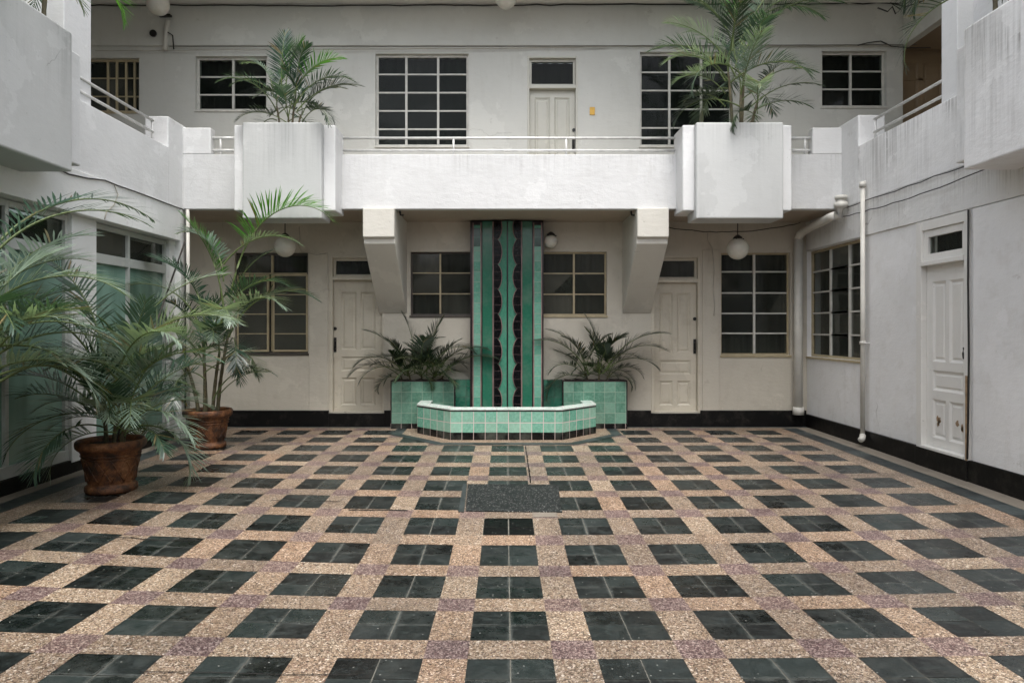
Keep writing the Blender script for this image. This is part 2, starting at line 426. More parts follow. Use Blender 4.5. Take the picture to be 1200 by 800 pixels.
M['tile_blk2'].node_tree.nodes['Principled BSDF'].inputs['Specular IOR Level'].default_value = .2
M['tile_blk'].node_tree.nodes['Principled BSDF'].inputs['Specular IOR Level'].default_value = .3
M['tile_wht']  = tiles('white_coping_tile', (.50,.62,.56), (.62,.72,.66), (.5,.42,.42), .1525, .006)
M['strip_pale'] = tiles('column_pale_strip', (.075,.26,.185), (.15,.35,.265), (.30,.33,.28), .1525, .004, mott=.3)
M['strip_deep'] = tiles('column_flat_green', (.014,.115,.070), (.022,.135,.082), (.020,.12,.074), .4, .001, mott=.18)
M['strip_centre'] = tiles('column_centre_green', (.045,.21,.14), (.07,.25,.17), (.05,.2,.14), .4, .003, mott=.3)
M['pinkline'] = flat('pink_edging', (.25,.16,.15), .4, .3)
M['darkline'] = flat('dark_edging', (.018,.010,.012), .3, .3)
M['darktile'] = flat('dark_green_tile', (.002,.055,.035), .15, .3)
M['terr_b'] = terrazzo('terrazzo_beige', [(0,(.085,.062,.043)), (.17,(.24,.18,.125)), (.36,(.37,.29,.205)), (.54,(.28,.21,.15)), (.68,(.50,.43,.345)), (.82,(.045,.034,.028)), (.90,(.19,.11,.085)), (.95,(.74,.69,.61))], [(0,(.72,.70,.70)), (.3,(.84,.82,.81)), (.6,(.93,.88,.84)), (.85,(1.0,.88,.81)), (.93,(1.0,.98,.95)), (1,(1.15,1.12,1.07))])
M['terr_m'] = terrazzo('terrazzo_mauve', [(0,(.085,.058,.055)), (.25,(.19,.145,.13)), (.45,(.30,.25,.22)), (.62,(.10,.058,.062)), (.78,(.44,.39,.35)), (.90,(.04,.026,.028))], [(0,(.8,.72,.74)), (.5,(.95,.86,.86)), (1,(1.05,.95,.90))])
M['ftile']  = dark_tile('slate_green_floor_tile', (.0018,.0028,.0030), (.0105,.0155,.0148), .19, .85, True)
M['fborder'] = dark_tile('border_floor_tile', (.010,.014,.015), (.030,.038,.038), .3, .8)
M['fshiny'] = dark_tile('black_floor_tile', (.0012,.0012,.0012), (.002,.002,.002), .22, .0)
M['fshiny'].node_tree.nodes['Principled BSDF'].inputs['Specular IOR Level'].default_value = .25
M['grout']  = flat('floor_joint', (.16,.155,.13), .9, .35, scale=10)
M['margin'] = plaster('floor_margin_cement', (.20,.175,.14), (.10,.09,.07), .0, .4, .7, .4)
M['crack'] = flat('floor_crack', (.012,.010,.008), .9, .3)
def granite():
    t = NT('dark_granite'); v = t.n('ShaderNodeTexVoronoi'); v.inputs['Scale'].default_value = 130; t.l(t.pos(), v.inputs['Vector'])
    s = t.n('ShaderNodeSeparateColor'); t.l(v.outputs['Color'], s.inputs[0])
    t.base(t.ramp(s.outputs[0], [(0,(.008,.010,.010)), (.6,(.018,.022,.021)), (.88,(.075,.08,.075)), (.96,(.22,.22,.21))], 'CONSTANT')); t.rough(.5); t.b.inputs['Specular IOR Level'].default_value = .3
    return t.m
M['granite'] = granite()

# ------------------------------------------------------------------ floor (gently dished towards the drain)
TAB = [(-8,0),(0,-.02),(2.4,-.045),(3.344,-.073),(3.944,-.111),(4.544,-.138),(5.144,-.105),(5.744,-.078),(6.344,-.057),(6.944,-.045),(7.544,-.030),(8.144,-.016),(8.744,-.009),(9.344,-.004),(10.15,0),(12,0)]
def zlin(y):
    for (a, p), (b, q) in zip(TAB, TAB[1:]):
        if y <= b: return p+(q-p)*(y-a)/(b-a)
    return 0
def zf(x, y):
    d = sum(zlin(y+k*.13)*w for k, w in ((-4,1),(-3,2),(-2,3),(-1,4),(0,5),(1,4),(2,3),(3,2),(4,1)))/25
    if x < 0: g = 1-.85*min(1, abs(x)/3.2)**1.7
    else: g = 1-.65*min(1, x/4.0)**1.8
    return d*g
GX0, GP, GT = .020, .600, .1975
def sheet(mb, x0, x1, y0, y1, mi, dz=0, nx=1, ny=1, tilt=0, rnd=None):
    r = random.random() if rnd is None else rnd
    tx, ty = random.gauss(0, tilt), random.gauss(0, tilt)
    for i in range(nx):
        for j in range(ny):
            a, b = x0+(x1-x0)*i/nx, x0+(x1-x0)*(i+1)/nx
            c, d = y0+(y1-y0)*j/ny, y0+(y1-y0)*(j+1)/ny
            P = [(a,c),(b,c),(b,d),(a,d)]
            cx_, cy_ = (x0+x1)/2, (y0+y1)/2
            mb.add([(x, y, zf(x, y)+dz+(x-cx_)*tx+(y-cy_)*ty) for x, y in P], [(0,1,2,3)], mi, r)
fl = MB()
XE, XM = 4.03, 4.25
sheet(fl, -14, 14, -9, 14, 0, -.004, 70, 150)                      # mortar bed, runs on under the buildings
rows = [9.344-.6*k for k in range(0, 28)]                          # near edge of each tile row
ytop = 9.74
cols = [GX0+GP*k for k in range(-6, 7)]
for k, y in enumerate(rows):
    # cross band just beyond this row's far edge
    ya, yb = y+2*GT, y+GP
    if k == 0: yb = 9.96
    for i, c in enumerate(cols):
        for sx in (-1, 1):                                          # four small tiles per square
            for sy in (0, 1):
                x0 = c-GT if sx < 0 else c+.0018; x1 = c-.0018 if sx < 0 else c+GT
                y0 = y if sy == 0 else y+GT+.0018; y1 = y+GT-.0018 if sy == 0 else y+2*GT
                mi = 1
                if abs(c-GX0) < .01 and 5.0 < y < 5.3:        # replaced patch of six glossy black tiles
                    if sy == 0:
                        for q in range(3): sheet(fl, x0+.003, x1-.003, y+.003+q*.185, y+.179+q*.185, 6, -.0004, tilt=.001)
                    continue
                sheet(fl, x0+.001, x1-.001, y0+.001, y1-.001, mi, -.0008, tilt=.0022)
        sheet(fl, c-GT, c+GT, ya, yb, 2, 0)
        if i < len(cols)-1:
            a, b = c+GT, cols[i+1]-GT
            sheet(fl, a, b, y, ya, 2, 0)
            sheet(fl, a, b, ya, yb, 3 if random.random() < .93 else 2, 0)
    for a, b in ((-XE, cols[0]-GT), (cols[-1]+GT, XE)):
        sheet(fl, a, b, y, ya, 2, 0); sheet(fl, a, b, ya, yb, 2, 0)
    for a, b in ((-XM, -XE), (XE, XM)):
        sheet(fl, a+.004, b-.004, y+.002, y+.298, 4, 0, tilt=.002); sheet(fl, a+.004, b-.004, y+.302, y+.598 if k else 9.95, 4, 0, tilt=.002)
    for a, b in ((-4.5, -XM), (XM, 4.6)):
        sheet(fl, a, b, y, y+.6 if k else 9.96, 5, -.001)
sheet(fl, -6.6, 4.6, 9.96, 10.04, 5, -.001, 8, 1)
sheet(fl, -6.6, 4.6, 10.043, 10.30, 4, -.001, 8, 1)
# band and dark strip that follow the octagonal basin
BX = .012
bas = [(-1.236, 9.95), (-1.236, 9.47), (-.73, 8.92), (.74, 8.92), (1.25, 9.47), (1.25, 9.95)]
def offs(pts, d):
    out = []
    ns = []
    for (a, b), (c, e) in zip(pts, pts[1:]):
        L = math.hypot(c-a, e-b); ns.append(((e-b)/L, -(c-a)/L))
    ns = [(-nx, -ny) if False else (nx, ny) for nx, ny in ns]
    for i, (x, y) in enumerate(pts):
        if i == 0: n = ns[0]; out.append((x+n[0]*d, y+n[1]*d)); continue
        if i == len(pts)-1: n = ns[-1]; out.append((x+n[0]*d, y+n[1]*d)); continue
        n1, n2 = ns[i-1], ns[i]; k = 1+n1[0]*n2[0]+n1[1]*n2[1]
        out.append((x+(n1[0]+n2[0])*d/k, y+(n1[1]+n2[1])*d/k))
    return out
def band(mb, d0, d1, mi, dz):
    a, b = offs(bas, d0), offs(bas, d1)
    for i in range(len(a)-1):
        n = 4
        for k in range(n):
            t0, t1 = k/n, (k+1)/n
            L = lambda p, q, t: (p[0]+(q[0]-p[0])*t, p[1]+(q[1]-p[1])*t)
            P = [L(a[i],a[i+1],t0), L(a[i],a[i+1],t1), L(b[i],b[i+1],t1), L(b[i],b[i+1],t0)]
            mb.add([(x, y, zf(x, y)+dz) for x, y in P], [(0,1,2,3)], mi, .4 if mi == 2 else None)
sg = -1 if offs(bas, .1)[2][1] > bas[2][1] else 1
band(fl, 0, sg*.20, 2, .0042)
band(fl, sg*.20, sg*.345, 4, .0042)
# patches of plain mortar where pieces were replaced by the drain
sheet(fl, .22, .42, 5.56, 5.735, 5, .003)
def crack(pts, w):
    for (a, b), (c, d) in zip(pts, pts[1:]):
        fl.add([(x, y, zf(x, y)+.0055) for x, y in ((a, b-w), (c, d-w), (c, d+w), (a, b+w))], [(0,1,2,3)], 7)
crack([(-1.32, 5.70), (-1.22, 5.705), (-1.1, 5.70), (-.95, 5.715), (-.83, 5.71)], .010)
crack([(-2.05, 5.93), (-1.9, 5.92), (-1.6, 5.94), (-1.45, 5.93)], .006)
crack([(-2.9, 4.85), (-2.7, 4.87), (-2.5, 4.845), (-2.2, 4.88)], .005)
crack([(-1.6, 2.97), (-1.3, 2.975), (-1.0, 2.965), (-.65, 2.97)], .003)
crack([(.62, 8.1), (.615, 7.7), (.63, 7.2), (.62, 6.62)], .0) if False else None
for x_, y0_, y1_ in ((.24, 6.62, 8.5),):
    for k in range(8):
        a, b = y0_+(y1_-y0_)*k/8, y0_+(y1_-y0_)*(k+1)/8
        fl.add([(x, y, zf(x, y)+.0055) for x, y in ((x_-.006, a), (x_+.006+.004*(k%3), a), (x_+.006, b), (x_-.004, b))], [(0,1,2,3)], 7)
floor = fl.build('floor', [M['grout'], M['ftile'], M['terr_b'], M['terr_m'], M['fborder'], M['margin'], M['fshiny'], M['crack']], fixn=False)
tag(floor, 'chequered courtyard floor of dark green tiles between speckled terrazzo bands', kind='structure')

t_ = MB()
dz_ = zf(0, 6.1)
t_.add([(x, y, zf(x*.9, y)+.010) for x, y in ((-.34,5.71),(.47,5.68),(.50,6.55),(-.37,6.57))]+[(x, y, zf(x*.9, y)-.02) for x, y in ((-.34,5.71),(.47,5.68),(.50,6.55),(-.37,6.57))],
       [(0,1,2,3),(4,7,6,5),(0,4,5,1),(1,5,6,2),(2,6,7,3),(3,7,4,0)])
dc = empty('drain_cover', (.07, 6.15, dz_))
tag(dc, 'speckled dark granite slab covering the drain in the middle of the floor', 'drain cover')
t_.build('slab', M['granite'], dc, bevel=.003)
t_ = MB()
t_.add([(x, y, zf(0, y)+.009) for x, y in ((-.40,5.69),(-.35,5.69),(-.375,6.58),(-.415,6.58))]+[(x, y, zf(0, y)-.02) for x, y in ((-.40,5.69),(-.35,5.69),(-.375,6.58),(-.415,6.58))],
       [(0,1,2,3),(4,7,6,5),(0,4,5,1),(1,5,6,2),(2,6,7,3),(3,7,4,0)])
t_.build('edge_strip', M['fborder'], dc)

# ------------------------------------------------------------------ building parts
def window(parent, fr, u0, u1, z0, z1, us, zs, fm, label=None, rec=.06, bar=.022, cur=None, pane=None, fw=.035, sill=True, tiltbar=None, name='window'):
    """window > frame, pane, curtain, sill ; us / zs = inner bar positions"""
    w = MB()
    d0, d1 = -rec-.04, -rec
    w.box(fr, u0, u0+fw, d0, d1, z0, z1); w.box(fr, u1-fw, u1, d0, d1, z0, z1)
    w.box(fr, u0+fw, u1-fw, d0, d1, z0, z0+fw); w.box(fr, u0+fw, u1-fw, d0, d1, z1-fw, z1)
    o = w.build('frame', fm[0], None, bevel=.003)
    root = empty(name, fr((u0+u1)/2, 0, z0)); root.parent = parent; root.location = Vector(fr((u0+u1)/2, 0, z0))-world_loc(parent)
    if label: root['label'] = label
    o.parent = root; o.location = -world_loc(root)
    g = MB()
    for u in us: g.box(fr, u-bar*.75, u+bar*.75, d0-.002, d1+.004, z0+fw, z1-fw)
    for z in zs:
        e = [u0+fw]+[x for u in us for x in (u-bar*.75, u+bar*.75)]+[u1-fw]
        for a, b in zip(e[::2], e[1::2]): g.box(fr, a, b, d0+.006, d1-.006, z-bar/2, z+bar/2)
    if us or zs: g.build('glazing_bars', fm[-1], root)
    p = MB(); eu = [u0+fw*.5]+list(us)+[u1-fw*.5]; ez = [z0+fw*.5]+list(zs)+[z1-fw*.5]
    for a, b in zip(eu, eu[1:]):
        for c0, c1 in zip(ez, ez[1:]):
            tu, tz = random.gauss(0, .010), random.gauss(0, .014); q = -rec-.022; cu, cz = (a+b)/2, (c0+c1)/2
            p.add([fr(u, q+(u-cu)*tu+(z-cz)*tz, z) for u, z in ((a,c0),(b,c0),(b,c1),(a,c1))], [(0,1,2,3)])
    p.build('pane', pane or M['glass'], root, fixn=False)
    c = MB(); n = max(8, int((u1-u0)*22))
    ph = random.random()*6
    vs = []
    for i in range(n+1):
        u = u0+(u1-u0)*i/n; k = -.15-rec+.018*math.sin(i*1.9+ph)
        vs += [fr(u, k, z0), fr(u, k, z1)]
    c.add(vs, [(2*i, 2*i+2, 2*i+3, 2*i+1) for i in range(n)]); c.build('curtain', cur or M['cur_d'], root, smooth=True, fixn=False)
    if sill:
        s = MB(); s.box(fr, u0-.015, u1+.015, -rec-.04, .018, z0-.03, z0-.001); s.build('sill', fm[0] if sill is True else sill, root, bevel=.004)
    return root

def door(parent, fr, u0, u1, z0, z1, mat, panels, handle, label=None, rec=.07, knob=None, fr_mat=None, z_arch=None, plate=True):
    """door > leaf, panel mouldings, handle, lock"""
    root = empty('door', fr((u0+u1)/2, 0, z0)); root.parent = parent; root.location = Vector(fr((u0+u1)/2, 0, z0))-world_loc(parent)
    if label: root['label'] = label
    leaf = MB()
    holes = [(u0+(u1-u0)*a, u0+(u1-u0)*b, z0+(z1-z0)*c, z0+(z1-z0)*d) for a, b, c, d in panels]
    sub = FR(fr.k, fr.p)
    off = lambda u, n, z: fr(u, n-rec, z)
    leaf.wall(off, u0+.003, u1-.003, z0+.003, z1-.003, .022, holes)
    leaf.build('leaf', mat, root, bevel=.003)
    for a, b, c, d in holes:
        p = MB(); p.box(off, a, b, -.030, -.021, c, d)
        i = .022
        # chamfered moulding ring + raised field
        vs = []
        for (q, nn) in ((0, -.0005), (i, -.017), (i*1.6, -.017), (i*2.3, -.008)):
            vs += [off(a+q, nn, c+q), off(b-q, nn, c+q), off(b-q, nn, d-q), off(a+q, nn, d-q)]
        fs = []
        for k in range(3):
            for j in range(4): fs.append((k*4+j, k*4+(j+1) % 4, (k+1)*4+(j+1) % 4, (k+1)*4+j))
        fs.append((12, 13, 14, 15))
        p.add(vs, fs); p.build('panel', mat, root, fixn=False)
    if handle:
        hu, hz = handle
        h = MB(); h.box(off, hu-.020, hu+.020, .0005, .008, hz-.11, hz+.11); hp = h.build('handle', M['black'], root, bevel=.003)
        g = MB(); g.tube([off(hu, .008, hz+.06), off(hu, .045, hz+.05), off(hu, .05, hz), off(hu, .045, hz-.05), off(hu, .008, hz-.06)], .009, 8)
        g.build('grip', M['brass'] if plate == 'brass' else M['black'], root, smooth=True)
    if knob:
        ku, kz = knob
        k = MB(); k.tube([off(ku, .0005, kz), off(ku, .012, kz)], .026, 14); k.build('lock', M['black'], root, smooth=False)
    return root
P6 = [(.15,.46,.47,.91), (.54,.85,.47,.91), (.15,.85,.31,.42), (.15,.46,.05,.26), (.54,.85,.05,.26)]
P5b = [(.14,.45,.46,.92), (.55,.86,.46,.92), (.14,.86,.29,.40), (.14,.45,.05,.24), (.55,.86,.05,.24)]

DW = 10.15                  # back wall
DB = 9.05                   # front of the balcony
B = FR('B', DW)
def bx(px): return PX(px, DW)
def bz(py): return PZ(py, DW)

# ================================================================== BACK WING
back = tag(empty('building_wing', (0, DW, 0)), 'cream wing across the far end with white balcony, dark windows and panelled doors', 'building wing')
lower_holes = [
    (bx(275), bx(361), bz(414), bz(296)), (bx(386), bx(450), bz(482), bz(300)),
    (bx(481), bx(556), bz(369.5), bz(295)), (bx(632), bx(711), bz(369.5), bz(295)),
    (bx(763), bx(820), bz(482), bz(300)), (bx(845), bx(926), bz(416), bz(296))]
w = MB(); w.wall(B, -7.2, 4.95, -.2, 3.045, .28, lower_holes); w.build('lower_wall', M['cream'], back)
up_holes = [
    (bx(96), bx(163), bz(131), bz(68)), (bx(229), bx(313), bz(129), bz(66)), (bx(440), bx(549), bz(171), bz(63)),
    (bx(618), bx(677), 3.15, bz(66)), (bx(750), bx(859), bz(171), bz(61)), (bx(963), bx(1039), bz(125), bz(60))]
w = MB(); w.wall(B, -6.55, bx(1058), 3.15, 5.66, .28, up_holes); w.build('upper_wall', M['upper'], back)
w = MB(); w.box(B, -6.55, 6.0, -.28, .035, 5.66, 6.28); w.build('beam', M['upper'], back, bevel=.01)
w = MB(); w.box(B, -6.6, 6.3, -.28, 0, 6.5, 9.0); w.build('top_wall', M['upper'], back)
# slabs
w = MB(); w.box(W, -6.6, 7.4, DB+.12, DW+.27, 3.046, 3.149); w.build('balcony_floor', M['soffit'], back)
w = MB(); w.box(W, -7.2, 7.4, DB-.05, DW+.27, 6.281, 6.499); w.build('upper_ceiling', M['ceil'], back)
# parapet: runs from corner block to corner block
XL, XR = -4.31, 4.47
w = MB()
w.wall(FR('B', DB), XL, XR, 3.045, PZ(181, DB), .14)
w.build('balcony_parapet', M['white_front'], back, bevel=.008)
zc_ = PZ(149.5, DB)
zp_ = PZ(181, DB)+.001
w = MB(); w.box(FR('B', DB), XL-.001, PX(247, DB), -.141, .0015, zp_, zc_); w.build('corner_block', M['white'], back, bevel=.015)
w = MB(); w.box(FR('B', DB), PX(952, DB), XR+.001, -.141, .0015, zp_, zc_); w.build('corner_block', M['white'], back, bevel=.015)
w = MB(); w.box(FR('B', DB), -4.4, 4.6, -.14, .10, 6.28, 6.7); w.build('upper_parapet', M['white'], back)

def wall_planter(parent, fr, ua, ub, zb, zt, p1, p2, ins=.147, th=.07, mat=None, label=None, low=.004):
    """stepped planter box built out from a parapet: outer tier to depth p1, inner tier to p2"""
    w = MB(); m = .13
    w.box(fr, ua, ub, -.139, p1, zb+.115, zt-low, 1)       # outer tier
    w.box(fr, ua+ins, ub-ins, .003, p2, zb, zt)           # protruding middle tier, hangs lower
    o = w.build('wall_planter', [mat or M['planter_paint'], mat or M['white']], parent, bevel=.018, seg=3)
    if label: o['label'] = label
    s = MB(); s.box(fr, ua+ins+.08, ub-ins-.08, .05, p2-.07, zt-.02, zt+.006); q = s.build('soil', M['soil'], o)
    q.location = (0, 0, 0)
    return o
FB = FR('B', DB)
def reparent(child, par):
    child.parent = par; child.location = -world_loc(par)
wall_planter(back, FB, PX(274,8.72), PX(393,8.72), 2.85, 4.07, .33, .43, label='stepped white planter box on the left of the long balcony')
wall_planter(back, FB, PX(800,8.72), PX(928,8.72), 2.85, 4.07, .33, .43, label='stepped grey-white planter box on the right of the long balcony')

# rails
def rail(parent, fr, u0, u1, zs, posts, r=.017, zbase=3.77, n=-.07, diag=0):
    root = empty('railing', fr((u0+u1)/2, n, zbase)); root.parent = parent; root.location = Vector(fr((u0+u1)/2, n, zbase))-world_loc(parent)
    for z in zs:
        m = MB(); m.tube([fr(u0, n, z), fr(u1, n, z)], r, 10); m.build('rail', M['metal'], root, smooth=True)
    for u in posts:
        m = MB(); m.tube([fr(u, n+.0, zbase-.03), fr(u, n, zs[0]+.01)], r*.8, 8); m.build('post', M['metal'], root, smooth=True)
    return root
zr1, zr2 = PZ(162, DB+.07), PZ(176.5, DB+.07)
rail(back, FB, PX(398,DB), PX(797,DB), (zr1, zr2), [PX(400,DB), PX(531,DB), PX(664,DB), PX(794,DB)])
rail(back, FB, PX(246,DB), PX(276,DB), (zr1, zr2), [PX(256,DB)], r=.02)
rail(back, FB, PX(926,DB), PX(953,DB), (zr1, zr2), [PX(946,DB)], r=.02)

# brackets under the balcony
def bracket(x0, x1, label):
    w = MB()
    w.prism([(x0, 0), (x1, 0)], 0, 0) if False else None
    f = 8.99
    prof = [(f, 3.05), (f, 2.665), (f+.06, 2.655), (f+.06, 2.585), (DW-.02, 1.69), (DW+.01, 1.69), (DW+.01, 3.05)]
    k = len(prof)
    vs = [(x0, y, z) for y, z in prof]+[(x1, y, z) for y, z in prof]
    fs = [tuple(range(k)), tuple(reversed(range(k, 2*k)))]+[(i, i+k, (i+1) % k+k, (i+1) % k) for i in range(k)]
    w.add(vs, fs); o = w.build('bracket', M['white_b'], back, bevel=.012); o['label'] = label
M['white_b'] = plaster('bracket_paint', (.60,.58,.52), (.3,.27,.22), .12, .2, .55, .35)
bracket(PX(425,8.99), PX(462,8.99), 'sloping bracket left of the green column')
bracket(PX(747,8.99), PX(784,8.99), 'sloping bracket right of the green column')

# lower windows
ft = (M['frame_t'], M['frame_w'])
zrow = [bz(y) for y in (318, 343, 367, 390.5)]
wa = window(back, B, *lower_holes[0][:2], *lower_holes[0][2:], [bx(317.5)], [bz(320)], (M['frame_d'], M['frame_t']), cur=M['cur_d'], label='tall window behind the potted palm, casements ajar')
# two opening casements of the left window
def casement(par, fr, u0, u1, z0, z1, hinge_left, ang, zs, curtain):
    c = MB(); L = u1-u0
    def loc_fr(s, n, z):
        a = ang
        if hinge_left: return fr(u0+s*math.cos(a)-n*math.sin(a), -.045+s*math.sin(a)+n*math.cos(a), z)
        return fr(u1-s*math.cos(a)+n*math.sin(a), -.045+s*math.sin(a)+n*math.cos(a), z)
    t = .028
    c.box(loc_fr, 0, t, -.012, .012, z0, z1); c.box(loc_fr, L-t, L, -.012, .012, z0, z1)
    c.box(loc_fr, t, L-t, -.012, .012, z0, z0+t); c.box(loc_fr, t, L-t, -.012, .012, z1-t, z1)
    for z in zs: c.box(loc_fr, t, L-t, -.008, .008, z-.007, z+.007)
    o = c.build('casement', M['frame_t'], par, bevel=.002)
    g = MB(); g.box(loc_fr, t*.5, L-t*.5, -.003, .003, z0+t*.5, z1-t*.5); g.build('pane', M['glass'], par)
casement(wa, B, bx(276.5), bx(316), bz(412), bz(322), True, R(7), [bz(345), bz(368), bz(391)], None)
casement(wa, B, bx(319), bx(360), bz(412), bz(321), False, R(3), [bz(345), bz(368), bz(391)], None)
cg = MB(); n_ = 18; vs = []
for i in range(n_+1):
    u = bx(320)+(bx(360)-bx(320))*i/n_; vs += [B(u, -.135+.012*math.sin(i*1.3), bz(413)), B(u, -.135+.012*math.sin(i*1.3), bz(321))]
cg.add(vs, [(2*i, 2*i+2, 2*i+3, 2*i+1) for i in range(n_)]); cg.build('grey_curtain', M['cur_g'], wa, smooth=True, fixn=False)
wc = window(back, B, *lower_holes[2][:2], *lower_holes[2][2:], [bx(515.5)], [bz(319.5), bz(344)], (M['frame_d'], M['frame_t']), cur=M['cur_g'], label='small window left of the green column', fw=.025, bar=.016)
wd = window(back, B, *lower_holes[3][:2], *lower_holes[3][2:], [bx(673)], [bz(320), bz(344.5)], (M['frame_t'], M['frame_t']), cur=M['cur_g'], label='small window right of the green column', fw=.025, bar=.02)
wf = window(back, B, *lower_holes[5][:2], *lower_holes[5][2:], [bx(885.5)], zrow, ft, cur=M['cur_g'], label='tall window beside the corner downpipe', fw=.025)
# lower doors with fixed transoms
def door_set(par, fr, u0, u1, z0, z1, zt, mat, P, handle, knob, label, glass_in=(.06, .06, .05, .05), dark=None, leafin=(.05, .03), plate=True, tg=None):
    c = MB()      # casing
    c.box(fr, u0, u0+leafin[0], -.12, .012, z0, z1); c.box(fr, u1-leafin[1], u1, -.12, .012, z0, z1)
    c.box(fr, u0+leafin[0], u1-leafin[1], -.12, .010, z1-.03, z1)
    c.box(fr, u0+leafin[0], u1-leafin[1], -.12, .020, zt, zt+.05)
    c.build('door_frame', mat, par, bevel=.004)
    door(par, fr, u0+leafin[0], u1-leafin[1], z0, zt, mat, P, handle, label, knob=knob, plate=plate)
    window(par, fr, u0+leafin[0], u1-leafin[1], zt+.051, z1-.031, [], [], (mat,), pane=tg, cur=dark or M['cur_gr'], sill=False, fw=.035, rec=.05, name='transom_window')
door_set(back, B, *lower_holes[1][:2], bz(483), lower_holes[1][3], bz(328), M['door'], P6, (bx(391.5), bz(404)), (bx(391.5), bz(385)), 'panelled door left of the left bracket')
door_set(back, B, *lower_holes[4][:2], bz(483), lower_holes[4][3], bz(331), M['door'], P5b, (bx(815.5), bz(406)), (bx(815.5), bz(373.5)), 'panelled door right of the right bracket', dark=M['cur_d'])
# slightly raised pier beside the left door and the plain band over the openings
w = MB(); w.box(B, bx(362.5), bx(384.5), 0, .02, .10, bz(296)); w.build('pier', M['cream'], back, bevel=.004)
w = MB(); w.box(B, bx(823), bx(842.5), 0, .018, .10, bz(293)); w.build('pier', M['cream'], back, bevel=.004)

# upper windows, white bars
fw_ = (M['frame_w'], M['frame_w'])
window(back, B, *up_holes[0][:2], *up_holes[0][2:], [bx(123.5), bx(134), bx(145), bx(155)], [bz(90), bz(111.5)], (M['frame_t'], M['frame_t']), cur=M['cur_gr'], label='barred window at the far left of the upper floor', bar=.017)
window(back, B, *up_holes[1][:2], *up_holes[1][2:], [bx(271.5)], [bz(88.5), bz(109.5)], fw_, cur=M['cur_d'], pane=M['glass_d'], label='small upper window behind the left balcony palm')
window(back, B, *up_holes[2][:2], *up_holes[2][2:], [bx(475.5), bx(513)], [bz(y) for y in (85.5, 107, 128.5, 150)], fw_, cur=M['cur_gr'], pane=M['glass_d'], label='large upper window left of the upper door')
window(back, B, *up_holes[4][:2], *up_holes[4][2:], [bx(785.5), bx(823)], [bz(y) for y in (83, 104.5, 126.5, 148.5)], fw_, cur=M['cur_gr'], pane=M['glass_d'], label='large upper window behind the right balcony palm')
window(back, B, *up_holes[5][:2], *up_holes[5][2:], [bx(999)], [bz(82), bz(103)], fw_, cur=M['cur_d'], pane=M['glass_d'], label='small upper window at the right end')
door_set(back, B, *up_holes[3][:2], 3.15, up_holes[3][3], bz(104), M['doorup'], [(.12,.45,.42,.94), (.55,.88,.42,.94), (.12,.88,.24,.36), (.12,.45,.04,.2), (.55,.88,.04,.2)], (bx(672.5), bz(168)), (bx(673), bz(151)), 'pale panelled door on the upper floor', leafin=(.03, .03), dark=M['cur_d'], tg=M['glass_d'])
w = MB(); w.box(B, bx(691), bx(697), 0, .012, bz(135), bz(126)); w.build('switch_plate', M['brass'], back, bevel=.002)
# recess at upper right
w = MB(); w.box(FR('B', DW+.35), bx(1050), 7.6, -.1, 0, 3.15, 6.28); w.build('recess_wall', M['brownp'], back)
rdr = MB(); rf = FR('B', DW+.35)
rdr.box(rf, bx(1060), bx(1103), .001, .03, PZ(94, DW+.3), PZ(91, DW+.3)); rdr.box(rf, bx(1060), 7.3, .001, .05, PZ(58, DW+.3), PZ(53, DW+.3))
rdr.build('recess_moulding', M['brownp'], back, bevel=.004)
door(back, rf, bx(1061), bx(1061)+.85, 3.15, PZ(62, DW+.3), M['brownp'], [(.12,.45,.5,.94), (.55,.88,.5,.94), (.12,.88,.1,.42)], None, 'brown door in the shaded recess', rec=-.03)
w = MB(); w.box(W, bx(1058)-.02, bx(1058)+.10, 8.9, DW+.25, 5.66, 6.279); w.build('side_beam', M['upper'], back)
# skirting
w = MB()
zs_ = bz(480.5)
for a, b in ((-6.4, bx(385.5)), (bx(450.5), bx(762.5)), (bx(820.5), 4.47)):
    w.box(B, a, b, .001, .03, -.03, zs_)
for a, b in ((bx(385.5), bx(450.5)), (bx(762.5), bx(820.5))): w.box(B, a, b, -.1, .036, -.03, bz(484))
w.build('skirting', M['skirt'], back, bevel=.004)

# ================================================================== LEFT WING
XG, XF = -4.42, -4.29
left = tag(empty('building_wing', (XG, 6, 0)), 'left wing with green filmed shop windows below a white parapet', 'building wing')
LG = FR('L', XG)
def DL(px, X=XG): return F*abs(X)/(CX-px)
# masonry posts
for a, b in ((DL(81), DL(110)), (DL(196), DL(209)), (3.3, 3.6)):
    w = MB(); w.box(LG, a, b, -.25, .03, .10, 2.61); w.build('pier', M['leftw'], left, bevel=.006)
w = MB(); w.box(LG, -3, 3.3, -.25, 0, -.1, 2.61); w.build('lower_wall', M['leftw'], left)
